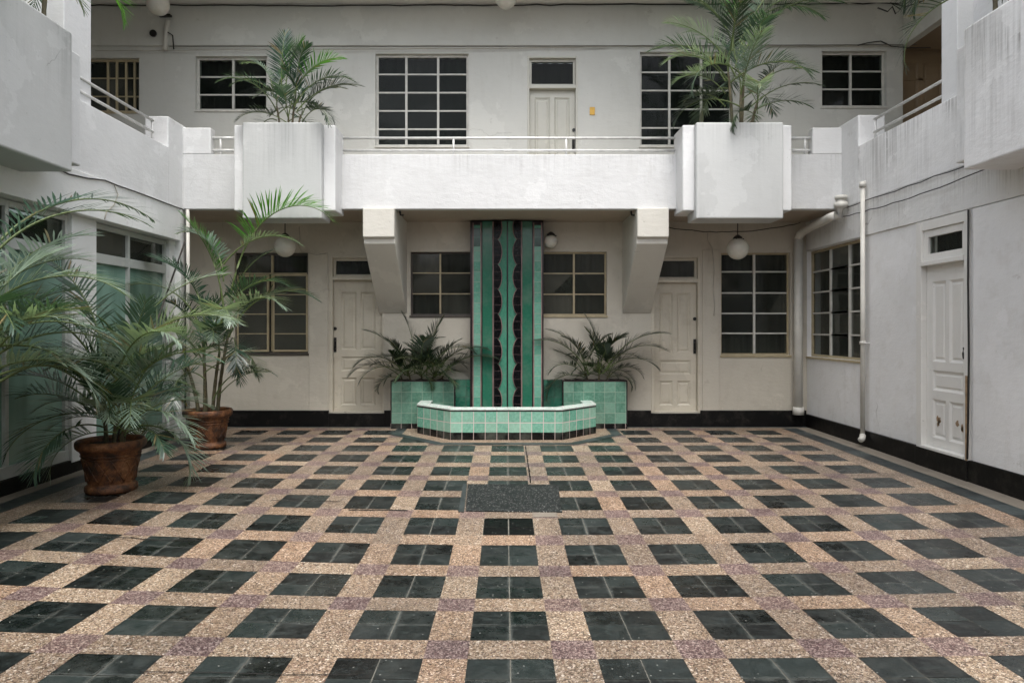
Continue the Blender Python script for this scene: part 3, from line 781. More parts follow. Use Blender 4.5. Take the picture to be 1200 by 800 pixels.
# glazing bays
def bay(u0, u1, ums, label):
    root = empty('shop_window', LG((u0+u1)/2, 0, .2)); root.parent = left; root.location = Vector(LG((u0+u1)/2, 0, .2))-world_loc(left)
    root['label'] = label
    f = MB(); t = .045
    e = [u0]+ums+[u1]
    f.box(LG, u0, u0+t, -.08, -.01, .23, 2.60); f.box(LG, u1-t, u1, -.08, -.01, .23, 2.60)
    for m in ums: f.box(LG, m-t/2, m+t/2, -.075, -.012, .23, 2.60)
    f.box(LG, u0, u1, -.085, -.002, .125, .23)
    sp = [u0+t]+[x for m in ums for x in (m-t/2, m+t/2)]+[u1-t]
    for a, b in zip(sp[::2], sp[1::2]):
        f.box(LG, a, b, -.08, -.011, 2.54, 2.60); f.box(LG, a, b, -.082, -.004, 2.17, 2.275)
    f.build('frame', M['shopframe'], root, bevel=.004)
    for a, b in zip(sp[::2], sp[1::2]):
        g = MB(); g.box(LG, a, b, -.05, -.044, .23, 2.17); g.build('film_pane', M['film'], root)
        g = MB(); g.box(LG, a, b, -.05, -.044, 2.275, 2.54); g.build('transom_pane', M['glass'], root)
        g = MB(); g.box(LG, a, b, -.20, -.19, 2.275, 2.54); g.build('dark_backing', M['cur_gr'], root)
bay(DL(110), DL(196), [DL(152.5)], 'green filmed window between the near pier and the corner')
bay(3.6, DL(81), [4.35, 5.15, DL(10)], 'green filmed window behind the nearest palm')
w = MB(); w.box(LG, -3, DL(209)+.02, -.1, .022, -.15, .122); w.build('skirting', M['skirt'], left, bevel=.006)
w = MB(); w.box(FR('L', XF), -3, DL(211.5, XF), -.25, 0, 2.611, 3.044); w.build('fascia', M['white_band_l'] if 'white_band_l' in M else M['leftw'], left, bevel=.006)
# end wall of the wing and recess behind it
w = MB(); w.box(W, -5.0, XF-.02, 9.02, 9.15, -.1, 3.04); w.build('end_wall', M['leftw'], left)
w = MB(); w.box(W, -7.2, -6.9, 9.15, 10.1, -.1, 3.04); w.build('side_wall', M['cream'], left)
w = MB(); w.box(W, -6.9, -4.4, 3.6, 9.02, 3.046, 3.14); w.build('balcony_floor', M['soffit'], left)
# parapet
FL = FR('L', XL)
w = MB(); w.wall(FL, -3, DB-.001, 3.045, 3.77, .14); w.build('balcony_parapet', M['white_l'] if 'white_l' in M else M['white'], left, bevel=.008)
w = MB(); w.box(FL, DL(197, XL), DB+.135, -.30, .0015, 3.045, 4.165); w.build('corner_block', M['white'], left, bevel=.015)
rail(left, FL, 5.6, DL(184, XL), (4.02, 3.88), [DL(184, XL)-.02, 6.2], n=-.05)
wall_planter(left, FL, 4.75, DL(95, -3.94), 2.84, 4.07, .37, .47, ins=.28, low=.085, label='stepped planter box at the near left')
# upper column, glazed room
w = MB(); w.box(FR('L', -4.36), DL(75, -4.36), DL(107, -4.36), -.3, 0, 3.1, 6.28); w.build('column', M['white'], left, bevel=.01)
ULF = FR('L', -4.62)
uh = [(3.9, 6.60, 3.75, 5.6)]
w = MB(); w.wall(ULF, -3, DL(75, -4.36)-.001, 3.14, 6.28, .2, uh); w.build('upper_wall', M['leftw'], left)
window(left, ULF, 3.9, 6.60, 3.75, 5.6, [4.35, 4.8, 5.25, 5.7, 6.15], [4.35, 4.95], fw_, cur=M['cur_d'], label='upper window behind the near left planter', bar=.035)
w = MB(); w.box(W, -6.75, -6.5, 6.0, DW, 3.14, 6.28); w.build('gallery_wall', M['upper'], left)
w = MB(); w.box(W, -6.5, -4.66, 6.5, 6.62, 3.14, 6.28); w.build('gallery_end_wall', M['upper'], left)
w = MB(); w.box(W, -7, -4.3, -3, 8.99, 6.281, 6.5); w.build('upper_ceiling', M['ceil'], left)
w = MB(); w.box(W, -4.55, -4.3, -3, 8.99, 6.501, 6.7); w.build('upper_parapet', M['white'], left)

# ================================================================== RIGHT WING
XW = 4.49
right = tag(empty('building_wing', (XW, 6, 0)), 'right wing with white panelled door and five-row window under a rain-streaked parapet', 'building wing')
RW = FR('R', XW)
def DR(px, X=XW): return F*X/(px-CX)
rh = [(DR(1008.5), DR(946), 1.045, 2.60), (DR(1137), DR(1078), .16, 2.585)]
w = MB(); w.wall(RW, -3, DW, -.15, 2.61, .25, rh); w.build('lower_wall', M['rightw'], right)
window(right, RW, *rh[0], [DR(968), DR(990)], [1.37, 1.68, 1.985, 2.29], ft, cur=M['cur_g'], label='five-row window beside the white pipe', fw=.035)
# wide sliding panel / plaster sheet nearer the camera
w = MB(); w.box(RW, 3.2, DR(1142.5), 0, .022, .19, 2.60); w.build('wall_panel', M['rightw2'] if 'rightw2' in M else M['rightw'], right, bevel=.004)
zt_ = 2.12
c = MB(); u0, u1 = rh[1][:2]
c.box(RW, u1-.07, u1+.02, -.12, .03, .14, 2.60); c.box(RW, u0-.012, u0+.04, -.12, .035, .09, 2.60)
c.box(RW, u0+.04, u1-.07, -.12, .02, 2.50, 2.60); c.box(RW, u0+.04, u1-.07, -.12, .045, zt_+.002, zt_+.05)
c.build('door_frame', M['doorw'], right, bevel=.004)
door(right, RW, u0+.04, u1-.07, .215, zt_, M['doorw'], P6, (u0+.075, 1.215), 'white panelled door with chipped lower panels', rec=.03)
c = MB(); c.box(RW, u0+.04, u1-.07, -.12, .05, .185, .213); c.build('threshold', M['doorw'], right, bevel=.004)
c = MB(); c.box(RW, u0-.014, u0+.012, .036, .042, .09, 1.0); c.build('bare_wood_strip', M['wood_brown'], right)
rgp = random.Random(4)
for uu, zz, sc in ((u0+.20, .47, 1.0), (u0+.51, .47, .9)):
    for k in range(5):
        ux, zx, q = uu+rgp.uniform(-.05,.05), zz+rgp.uniform(-.02,.05), sc*rgp.uniform(.010,.026)
        m = MB(); m.prism([(ux+q*math.cos(a*.7)*(1+.4*math.sin(a*2.3+k)), zx+q*1.5*math.sin(a*.7)*(1+.3*math.cos(a*3.1+k))) for a in range(9)], -.0375, -.036, RW); m.build('bare_wood_patch', M['wood_brown'], right)
window(right, RW, u0+.04, u1-.07, zt_+.051, 2.499, [], [], (M['doorw'],), cur=M['cur_gr'], sill=False, fw=.075, rec=.0, name='transom_window')
w = MB(); w.box(FR('R', XW-.02), -3, DW-.001, -.1, 0, 2.611, 3.044); w.build('fascia', M['white_band'], right, bevel=.006)
w = MB()
for a, b in ((-3, u0-.016), (u0-.016, u1+.02), (u1+.02, DW-.031)):
    w.box(RW, a, b, -.1 if a != u0-.016 else -.12, .035 if a != u0-.016 else .045, -.10, .188 if a != u0-.016 else .183)
w.build('skirting', M['skirt'], right, bevel=.006)
FRR = FR('R', XR)
w = MB(); w.wall(FRR, -3, DB-.001, 3.046, 3.77, .14); w.build('balcony_parapet', M['white_stain'], right, bevel=.008)
w = MB(); w.box(FRR, DR(1006, XR), DB+.135, -.34, .0015, 3.046, 4.165); w.build('corner_block', M['white'], right, bevel=.015)
rail(right, FRR, 5.6, DR(1020, XR), (4.02, 3.86), [DR(1020, XR)-.02, 6.1], n=-.05)
wall_planter(right, FRR, 4.7, DR(1120, 4.10), 2.84, 4.07, .37, .47, ins=.25, low=.075, mat=M['planter_stain'] if 'planter_stain' in M else M['white_stain'], label='rain-streaked planter box at the near right')
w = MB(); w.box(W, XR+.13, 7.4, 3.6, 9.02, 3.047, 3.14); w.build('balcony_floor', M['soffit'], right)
w = MB(); w.box(FR('R', 4.5), DR(1122, 4.5), DR(1103, 4.5), -.3, 0, 3.1, 6.28); w.build('column', M['white'], right, bevel=.01)
URF = FR('R', 4.66)
w = MB(); w.wall(URF, -3, DR(1122, 4.5)-.001, 3.14, 6.28, .2, [(3.9, 6.30, 3.9, 5.7)]); w.build('upper_wall', M['white'], right)
window(right, URF, 3.9, 6.30, 3.9, 5.7, [4.5, 5.1, 5.7], [4.9], fw_, cur=M['film'], label='green upper window behind the near right planter', bar=.03)
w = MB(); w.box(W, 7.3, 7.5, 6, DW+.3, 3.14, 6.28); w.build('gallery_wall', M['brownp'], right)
w = MB(); w.box(W, 4.6, 7.4, -3, 8.99, 6.281, 6.5); w.build('upper_ceiling', M['ceil'], right)
w = MB(); w.box(W, 4.45, 4.7, -3, 8.99, 6.501, 6.7); w.build('upper_parapet', M['white'], right)

# ================================================================== REAR WING (closes the court behind the viewer)
rear = tag(empty('building_wing', (0, -3, 0)), 'plain low cream wing closing the near end of the courtyard', 'building wing')
RF = FR('W', 0)
w = MB(); w.wall(lambda u, n, z: (u, -3.0+n, z), -7, 7.5, -.2, 4.4, .3, [(-3.2, -1.8, 1.0, 2.4), (1.8, 3.2, 1.0, 2.4), (-.6, .6, .1, 2.2)]); w.build('wall', M['white'], rear)
w = MB(); w.box(W, -4.25, 4.4, -3, .25, 3.05, 3.15); w.box(W, -4.25, 4.4, .12, .25, 3.151, 3.75); w.build('shade_gallery', M['white'], rear)  # unseen gallery slab and parapet, added to darken the near floor
for a, b, c_, d in ((-3.2, -1.8, 1.0, 2.4), (1.8, 3.2, 1.0, 2.4), (-.6, .6, .1, 2.2)):
    g = MB(); g.box(W, a, b, -3.2, -3.15, c_, d); g.build('dark_opening', M['cur_d'], rear)

# ================================================================== FOUNTAIN
fo = tag(empty('wall_fountain', (.012, 9.5, 0)), 'green and black tiled wall fountain with octagonal basin and tall column', 'fountain')
D1 = 9.95
def fx(px): return PX(px, D1)
def fz(py): return PZ(py, D1)
Fc = FR('B', D1)
w = MB(); w.box(Fc, fx(551), fx(637), -.2, 0, -.05, 3.03); w.build('column_body', M['darkline'], fo, bevel=.003)
for a, b in ((555, 563), (626, 634)):
    w = MB(); w.box(Fc, fx(a), fx(b), 0, .012, .1, fz(264)); w.build('pale_strip', M['strip_pale'], fo)
    w = MB(); w.box(Fc, fx(a)+.003, fx(b)-.003, .012, .015, fz(289), fz(278.4)); w.box(Fc, fx(a)+.003, fx(b)-.003, .012, .015, fz(278), fz(267.5)); w.build('dark_tile', M['darktile'], fo)
    for q in (a-1.2, b):
        w = MB(); w.box(Fc, fx(q), fx(q+1.2), 0, .016, .1, 3.0); w.build('edging', M['pinkline'], fo)
for a, b in ((565.5, 577), (612, 623.5)):
    w = MB(); w.box(Fc, fx(a), fx(b), 0, .022, .1, 3.02); w.build('flat_strip', M['strip_deep'], fo, bevel=.002)
for a in (577.2, 610.6):
    w = MB(); w.box(Fc, fx(a), fx(a)+.017, 0, .028, .1, 3.02); w.build('edging', M['pinkline'], fo)
xc = (fx(578.6)+fx(610.6))/2
w = MB()   # centre, folded into a shallow ridge and split by a groove
xa, xb = fx(578.7), fx(610.5)
zb_, zt2 = .1, 3.02
vs = []
for z in (zb_, zt2):
    for x, n in ((xa, .0), (xa, .012), (xc-.10, .016), (xc-.012, .05), (xc-.009, .03), (xc+.009, .03), (xc+.012, .05), (xc+.10, .016), (xb, .012), (xb, .0)):
        vs.append(Fc(x, n, z))
k = 10
w.add(vs, [(i, i+1, i+1+k, i+k) for i in range(k-1)]); w.build('centre_strip', M['strip_centre'], fo, fixn=True)
w = MB(); w.box(Fc, xc-.0085, xc+.0085, .031, .036, .1, 3.015); w.build('centre_joint', M['darkline'], fo)
def scal(x0, s, grow, n1):
    pts = [(x0, zb_)]
    zk = fz(310)
    N = 260
    for i in range(N+1):
        z = zb_+(zt2-zb_)*i/N
        ph = abs(math.sin(math.pi*(z-zk)/.362))
        pts.append((x0+s*(.042+grow+.070*ph**.55), z))
    pts.append((x0, zt2))
    m = MB()
    # strips of quads, so that the long concave outline stays clean
    vs, fs = [], []
    for (x, z) in pts[1:-1]:
        vs += [Fc(x0, n1, z), Fc(x, n1, z), Fc(x, .005, z)]
    for i in range(len(pts)-3):
        a = 3*i; fs += [(a, a+1, a+4, a+3), (a+1, a+2, a+5, a+4)]
    m.add(vs, fs); return m
for x0, s in ((xa+.002, 1), (xb-.002, -1)):
    scal(x0, s, .011, .034).build('scallop_edge', M['pinkline'], fo, fixn=True)
    scal(x0, s, 0, .052).build('black_scallops', M['tile_blk2'], fo, fixn=True)
# basin
ins = lambda d: offs(bas, -sg*d)
def ring(mb, oa, ia, z0, z1):
    k = len(oa)
    vs = [(x, y, z) for z in (z0, z1) for P in (oa, ia) for x, y in P]
    fs = []
    for i in range(k-1):
        fs += [(i, i+1, 2*k+i+1, 2*k+i), (k+i+1, k+i, 3*k+i, 3*k+i+1), (2*k+i, 2*k+i+1, 3*k+i+1, 3*k+i), (i+1, i, k+i, k+i+1)]
    fs += [(0, 2*k, 3*k, k), (k-1, 2*k-1, 4*k-1, 3*k-1)]
    mb.add(vs, fs); return mb
zt_b = .40
ring(MB(), offs(bas, 0), ins(.16), .095, zt_b-.03).build('basin_wall', M['tile_pale'], fo, uvz=.095-.0255)
ring(MB(), offs(bas, sg*.002), ins(.15), -.05, .0945).build('base_course', M['tile_blk'], fo, uvz=-.05)
ring(MB(), offs(bas, sg*.003), ins(.15), zt_b-.0295, zt_b-.016).build('rim_line', M['darkline'], fo)
ring(MB(), offs(bas, sg*.006), ins(.17), zt_b-.0155, zt_b+.012).build('coping', M['tile_wht'], fo, bevel=.006)
w = MB(); w.plan([(x, y) for x, y in ins(.162)], -.02, .06); w.build('basin_floor', M['tile_deep'], fo)

# two tiled plant boxes
def plant_box(x0, x1, xr0, xr1, label):
    r = tag(empty('tiled_planter', ((x0+x1)/2, 10, 0)), label, 'planter', 'green tiled plant boxes beside the fountain')
    y0, y1, zt, th = 9.90, 10.115, .685, .03
    w = MB()
    w.box(W, x0, x1, y0, y0+th, .075, zt); w.box(W, x0, x0+th, y0+th, y1, .075, zt); w.box(W, x1-th, x1, y0+th, y1, .075, zt)
    w.build('box_wall', M['tile_mid'], r, uvz=.075)
    w = MB(); w.box(W, x0-.002, x1+.002, y0-.002, y1, -.04, .074); w.build('base_course', M['tile_blk'], r, uvz=-.04)
    e = MB(); e.box(W, x0-.003, x1+.003, y0-.004, y0+th+.01, zt+.001, zt+.018); e.box(W, x0-.004, x0+th, y0+th+.01, y1, zt+.001, zt+.018); e.box(W, x1-th, x1+.004, y0+th+.01, y1, zt+.001, zt+.018)
    e.box(W, x0-.004, x0+.012, y0-.004, y0-.0005, .08, zt); e.box(W, x1-.012, x1+.004, y0-.004, y0-.0005, .08, zt)
    e.build('edging', M['darkline'], r)
    s = MB(); n = 14
    for i in range(n):
        for j in range(2):
            a, b = x0+th+(x1-x0-2*th)*i/n, x0+th+(x1-x0-2*th)*(i+1)/n
            c_, d = y0+th+(y1-y0-th)*j/2, y0+th+(y1-y0-th)*(j+1)/2
            h = lambda x, y: zt+.018+.014*math.sin(x*31)*math.sin(y*47+x*9)
            s.add([(a,c_,h(a,c_)),(b,c_,h(b,c_)),(b,d,h(b,d)),(a,d,h(a,d))], [(0,1,2,3)])
    s.build('soil', M['soil'], r, smooth=True)
    w = MB(); w.box(W, xr0, xr1, 9.98, 10.115, -.04, zt+.02); w.build('return_block', M['tile_deep'], r)
plant_box(PX(458,9.9), PX(533,9.9), PX(533,9.9)+.003, fx(551)-.002, 'low green tiled plant box left of the fountain column')
plant_box(PX(659.5,9.9), PX(735,9.9), fx(637)+.002, PX(659.5,9.9)-.003, 'low green tiled plant box right of the fountain column')

# ================================================================== LAMPS, PIPES, CABLES
def globe_lamp(x, y, z, r, ztop, label, grp='round globe lamps hanging from the ceilings'):
    o = tag(empty('globe_lamp', (x, y, z)), label, 'lamp', grp)
    m = MB(); N = 14
    prof = [(r*math.sin(math.pi*i/N*.93+math.pi*.07), r*math.cos(math.pi*i/N*.93+math.pi*.07)) for i in range(N+1)]
    prof[-1] = (.0005, -r)
    m.lathe(prof, (x, y, z), 28); m.build('globe', M['globe'], o, smooth=True)
    c = MB(); c.lathe([(.012, r+.045), (.03, r+.035), (.06, r+.01), (.065, r-.012), (.05, r-.012)], (x, y, z), 18)
    c.build('gallery_ring', M['black'], o, smooth=True)
    for a in (0, 2.1, 4.2):
        k = MB(); k.tube([(x+.060*math.cos(a), y+.060*math.sin(a), z+r-.01), (x+.085*math.cos(a), y+.085*math.sin(a), z+r-.015)], .009, 6); k.build('screw', M['black'], o)
    s = MB(); s.tube([(x, y, z+r+.03), (x, y, ztop)], .007, 8); s.build('rod', M['black'], o, smooth=True)
    return o
globe_lamp(PX(334,9.45), 9.45, PZ(289,9.45), .146, 3.05, 'round white globe lamp above the tall window behind the potted palm')
globe_lamp(PX(864.5,9.45), 9.45, PZ(291.5,9.45), .150, 3.05, 'round white globe lamp above the tall window by the corner downpipe')
globe_lamp(PX(645.5,10.0), 10.0, PZ(283,10.0), .098, 2.80, 'small globe lamp just right of the green column', grp=None)
globe_lamp(PX(185,9.55), 9.55, PZ(5,9.55), .155, 6.285, 'upper globe lamp at the left end of the balcony')
globe_lamp(PX(593,9.55), 9.55, PZ(-2,9.55), .15, 6.285, 'upper globe lamp over the middle of the balcony')
mid = MB(); mid.tube([(PX(645,10), 10.0, 2.78), (PX(645,10), 10.15, 2.78)], .007, 8)
mid.build('arm', M['black'], [o for o in bpy.data.objects if o.name.startswith('globe_lamp')][2] if False else bpy.data.objects['globe_lamp.002'])

def thing_tube(name, label, cat, segs, grp=None):
    o = empty(name, segs[0][1][-1]); tag(o, label, cat, grp)
    for nm, pts, r, mat in segs:
        m = MB(); m.tube(pts, r, 12); m.build(nm, M[mat], o, smooth=True)
    return o
# corner downpipe with its run under the balcony
xp, yp = PX(935.5, 10.02), 10.02
cp = thing_tube('downpipe', 'thick cream downpipe in the far right corner', 'pipe', [
    ('pipe', [(xp, yp, .19), (xp, yp, 2.78)], .064, 'pvc'),
    ('elbow', [(xp, yp, 2.76), (xp+.01, yp-.04, 2.84), (xp+.03, yp-.14, 2.875), (4.30, 9.0, 2.93), (4.33, 8.93, 2.94)], .058, 'pvc'),
    ('upper_elbow', [(4.32, 9.0, 2.93), (4.36, 8.90, 2.95), (4.375, 8.885, 3.03), (4.375, 8.885, 3.16)], .062, 'pvc'),
    ('collar', [(4.375, 8.885, 3.03), (4.375, 8.885, 3.10)], .082, 'pvc'), ('collar', [(4.375, 8.885, 3.14), (4.375, 8.885, 3.19)], .075, 'pvc'),
    ('collar', [(xp, yp, .19), (xp, yp, .30)], .08, 'pvc')])
yq = F*4.41/(1011-CX); xq = 4.41
thing_tube('downpipe', 'slim white pipe on the right wall beside the five-row window', 'pipe', [
    ('pipe', [(xq, yq, .13), (xq, yq, 3.22)], .027, 'pvc'), ('cap', [(xq, yq, 3.20), (xq, yq, 3.27)], .040, 'pvc'),
    ('foot', [(xq, yq, .14), (xq-.02, yq-.03, .105), (xq-.06, yq-.07, .095)], .036, 'pvc'), ('joint', [(xq, yq, 1.26), (xq, yq, 1.30)], .037, 'pvc'),
    ('clip', [(xq+.10, yq, 1.27), (xq, yq-.035, 1.28)], .008, 'metal')])
def sag(a, b, d, n=14, jit=.004, seed=0):
    rg = random.Random(seed)
    return [(a[0]+(b[0]-a[0])*t, a[1]+(b[1]-a[1])*t, a[2]+(b[2]-a[2])*t-4*d*t*(1-t)+rg.gauss(0, jit)) for t in [i/n for i in range(n+1)]]
def cable(label, pts, r=.005, mat='cable', name='cable'):
    m = MB(); m.tube(pts, r, 6); o = m.build(name, M[mat], None, smooth=True, loc=pts[0]); tag(o, label, 'cable'); return o
cable('black cable along the foot of the rain-streaked parapet', sag((4.445, 3.4, 3.040), (4.445, 8.9, 3.035), .01, 24), .006)
cable('black cable sagging below the rain-streaked parapet', sag((4.43, 5.6, 2.99), (4.43, 8.95, 2.93), .07, 20), .006)
cable('black cable hanging down the right wall beside the white door', [(4.455, DR(1139), 2.60), (4.452, DR(1139), 1.9), (4.456, DR(1139.5), 1.2), (4.45, DR(1139.5), .6), (4.445, DR(1139), .20)], .009)
cable('cable bundle along the top of the upper floor beam', sag((-6.2, 10.09, bz(9)), (5.9, 10.09, bz(6)), .01, 60, .006, 3), .009)
cable('thin cable under the beam above the upper windows', sag((-5.0, 10.10, bz(56)), (6.1, 10.10, bz(54)), .01, 60, .002, 4), .006, 'cable_m')
cable('painted cable above the small upper left window', sag((-6.1, 10.10, bz(61)), (1.5, 10.10, bz(57)), .01, 30, .004, 5), .005, 'cable_w')
cable('dark cable under the balcony ceiling at the right', sag((PX(785,10), 10.10, bz(267)), (4.36, 10.08, bz(262)), .10, 22, .004, 6), .007)
cable('cable squiggle on the wall between the right door and the tall window', [B(bx(x), .024, bz(y)) for x, y in ((829,273),(828.5,281),(834,291),(835,300),(836.5,318),(835,340),(837,358),(836,370))], .005, 'cable_w')
cable('short cable beside the left globe lamp', [B(bx(x), .022, bz(y)) for x, y in ((351,266),(352,280),(350,287),(354,295),(372,299),(383,297))], .005, 'cable_w')
cable('cable loop in the upper right corner', [B(bx(x), .05, bz(y)) for x, y in ((1003,55),(1015,52),(1030,50),(1042,56),(1060,58),(1088,58))], .008)
cable('tangled black wires under the upper right ceiling', [(PX(x,9.6), 9.6+.02*math.sin(x), PZ(y,9.6)) for x, y in ((1028,10),(1040,14),(1046,8),(1050,16),(1056,11),(1044,3),(1062,8),(1078,3),(1094,-4),(1110,-10))], .010)
cable('dark stain-like cable down the left corner of the balcony', [(XF+.02, 9.055, 3.05), (XF+.022, 9.06, 2.4), (XF+.02, 9.06, 1.2), (XF+.02, 9.055, .3)], .012, 'cable')
cable('thin white corner conduit at the end of the left wing', [(XF+.045, 9.07, 3.04), (XF+.045, 9.07, 1.5), (XF+.045, 9.07, .12)], .026, 'pvc', name='conduit')
cable('wavy dark cable along the top of the left fascia', [(XF+.012, D_, z_) for D_, z_ in ((4.2,3.04),(5.6,3.035),(6.3,3.0),(6.65,2.965),(6.95,2.99),(7.25,3.035),(7.5,3.03),(7.9,3.035),(9.0,3.03))], .008)
cable('short cable dropping down the left fascia', [(XF+.012, 7.42, 3.03), (XF+.012, 7.5, 2.93), (XF+.012, 7.42, 2.80), (XF+.012, 7.28, 2.70), (XF+.012, 7.25, 2.62)], .006, 'cable_w')
# small round vent/bell with a hook on the upper left wall
bl = MB(); bl.tube([B(bx(181.5), .0, bz(41)), B(bx(181.5), .06, bz(41))], .052, 18); o = bl.build('wall_bell', M['black'], None, loc=B(bx(181.5), 0, bz(41))); tag(o, 'small round black bell on the upper left wall', 'bell')
o = empty('pipe_stub', B(bx(197), 0, bz(60))); tag(o, 'short white pipe and black bracket beside the black bell', 'pipe')
m = MB(); m.tube([B(bx(195), .04, bz(60)), B(bx(196), .04, bz(40)), B(bx(199), .05, bz(26))], .035, 10); m.build('pipe', M['pvc'], o, smooth=True)
m = MB(); m.box(B, bx(189), bx(203), .02, .10, bz(22), bz(20)); m.build('bracket', M['black'], o)
m = MB(); m.tube([B(bx(199), .06, bz(40)), B(bx(205), .07, bz(44)), B(bx(206), .06, bz(60))], .009, 6); m.build('wire', M['black'], o, smooth=True)
# little hooks under the balcony
for px_, py_, lb in ((468.5, 250, 'small dark fixing under the balcony beside the left bracket'), (739.5, 249, 'small dark fixing under the balcony beside the right bracket')):
    m = MB(); x, y = PX(px_, 9.2), 9.2
    m.tube([(x, y, 3.045), (x+.01, y, 2.99), (x+.05, y, 2.985), (x+.05, y, 3.0)], .014, 8); o = m.build('ceiling_hook', M['black'], None, smooth=True, loc=(x, y, 3.045)); tag(o, lb, 'hook')

# ================================================================== POTS AND PALMS
def flower_pot(x, y, label):
    z = zf(x, y)
    o = tag(empty('terracotta_pot', (x, y, z)), label, 'plant pot', 'weathered terracotta pots along the left wall')
    prof = [(.0, 0), (.205, 0), (.215, .02), (.212, .055), (.185, .075), (.19, .09), (.205, .17), (.222, .27), (.235, .345), (.246, .36), (.25, .372), (.268, .385), (.283, .40), (.288, .425), (.285, .455), (.272, .468), (.258, .462), (.25, .44), (.243, .40)]
    m = MB(); m.lathe(prof, (x, y, z), 48, wob=.006, seed=x); b = m.build('pot_body', M['terra'], o, smooth=True)
    # applied ropes of clay below the rim and a crossed relief
    for zz, rr in ((.335, .238), (.305, .233)):
        q = MB(); q.tube([(x+rr*math.cos(a*.1309), y+rr*math.sin(a*.1309), z+zz+.004*math.sin(a*1.7)) for a in range(49)], .008, 6, cap=False); q.build('clay_rope', M['terra'], o, smooth=True)
    q = MB()
    for k in range(12):
        for s in (-1, 1):
            q.tube([(x+(.196+.032*t)*math.cos(k*.5236+s*t*.52), y+(.196+.032*t)*math.sin(k*.5236+s*t*.52), z+.10+.19*t) for t in [i/5 for i in range(6)]], .006, 5)
    q.build('lattice_relief', M['terra'], o, smooth=True)
    s = MB(); n = 24
    s.add([(x, y, z+.43)]+[(x+.248*math.cos(2*math.pi*k/n), y+.248*math.sin(2*math.pi*k/n), z+.418) for k in range(n)], [(0, k+1, (k+1) % n+1) for k in range(n)])
    s.build('soil', M['soil'], o)
    return z+.42

def frond_mesh(L, elev, droop, rg, npair=34, leaf=.42, pet=.28, width=.016, vee=.5, twist=0, curl=1.3, side=0):
    """one arching pinnate frond growing from the origin towards +X; returns MB (0 = leaflets, 1 = rachis)"""
    mb = MB(); N = 22
    pts, tans = [Vector((0, 0, 0))], []
    for i in range(N):
        s = (i+.5)/N; th = elev-droop*s**curl; ph = side*s*s
        t = Vector((math.cos(th)*math.cos(ph), math.cos(th)*math.sin(ph), math.sin(th))); tans.append(t)
        pts.append(pts[-1]+t*(L/N))
    tans.append(tans[-1])
    mb.tube(pts, [max(.0022, (.0085*(1-i/N)+.002)*min(1.4, L)) for i in range(N+1)], 5, mi=1, cap=False)
    for k in range(npair):
        s = pet+(1-pet)*((k+.5)/npair)
        q = (s-pet)/(1-pet)
        idx = s*N; i = min(N-1, int(idx)); fr_ = idx-i
        p = pts[i].lerp(pts[i+1], fr_); t = tans[i]
        sd = t.cross(Vector((0, 0, 1)))
        sd = sd.normalized() if sd.length > .05 else Vector((0, -1, 0))
        nr = sd.cross(t).normalized()
        ll = leaf*(math.sin(math.pi*min(1, (.13+.80*q)))**.62)*(1-.30*q)
        ang = R(66-44*q)+rg.gauss(0, .05)
        for sgn in (-1, 1):
            if rg.random() < .03: continue
            a = ang+rg.gauss(0, .05); up = vee*(.85-.5*q)+rg.gauss(0, .09)
            d = (t*math.cos(a)+sd*sgn*math.sin(a)*math.cos(up)+nr*math.sin(a)*math.sin(up)).normalized()
            ln = ll*(1+rg.gauss(0, .06)); wd = width*(.75+.5*math.sin(math.pi*min(1, q+.15)))*(1+rg.gauss(0, .1))
            wv = (t-d*t.dot(d)).normalized()
            wv = (wv*math.cos(.5)+nr*math.sin(.5)*.8).normalized()
            K = 5; row = []
            pp = p.copy(); dd = d.copy(); sagk = .10+.22*rg.random()
            for j in range(K):
                u = j/(K-1); ww = wd*(.40+.85*u if u < .35 else 1.0*(1-((u-.35)/.65))**.75)+.0006
                row.append((pp+wv*ww*.5, pp-wv*ww*.5))
                dd = (dd+Vector((0, 0, -1))*sagk*(.5+u)*ln*1.1).normalized(); pp = pp+dd*(ln/(K-1))
            vs = [v for r_ in row for v in r_]
            mb.add(vs, [(2*j, 2*j+1, 2*j+3, 2*j+2) for j in range(K-1)], 0, rg.random())
    return mb

def add_frond(par, pos, az, L, elev, droop, rg, mat, **kw):
    mb = frond_mesh(L, elev, droop, rg, **kw)
    o = mb.build('frond', [mat, M['petiole']], None, smooth=True, fixn=False)
    o.parent = par; o.location = Vector(pos)-world_loc(par); o.rotation_euler = (0, 0, az)
    return o

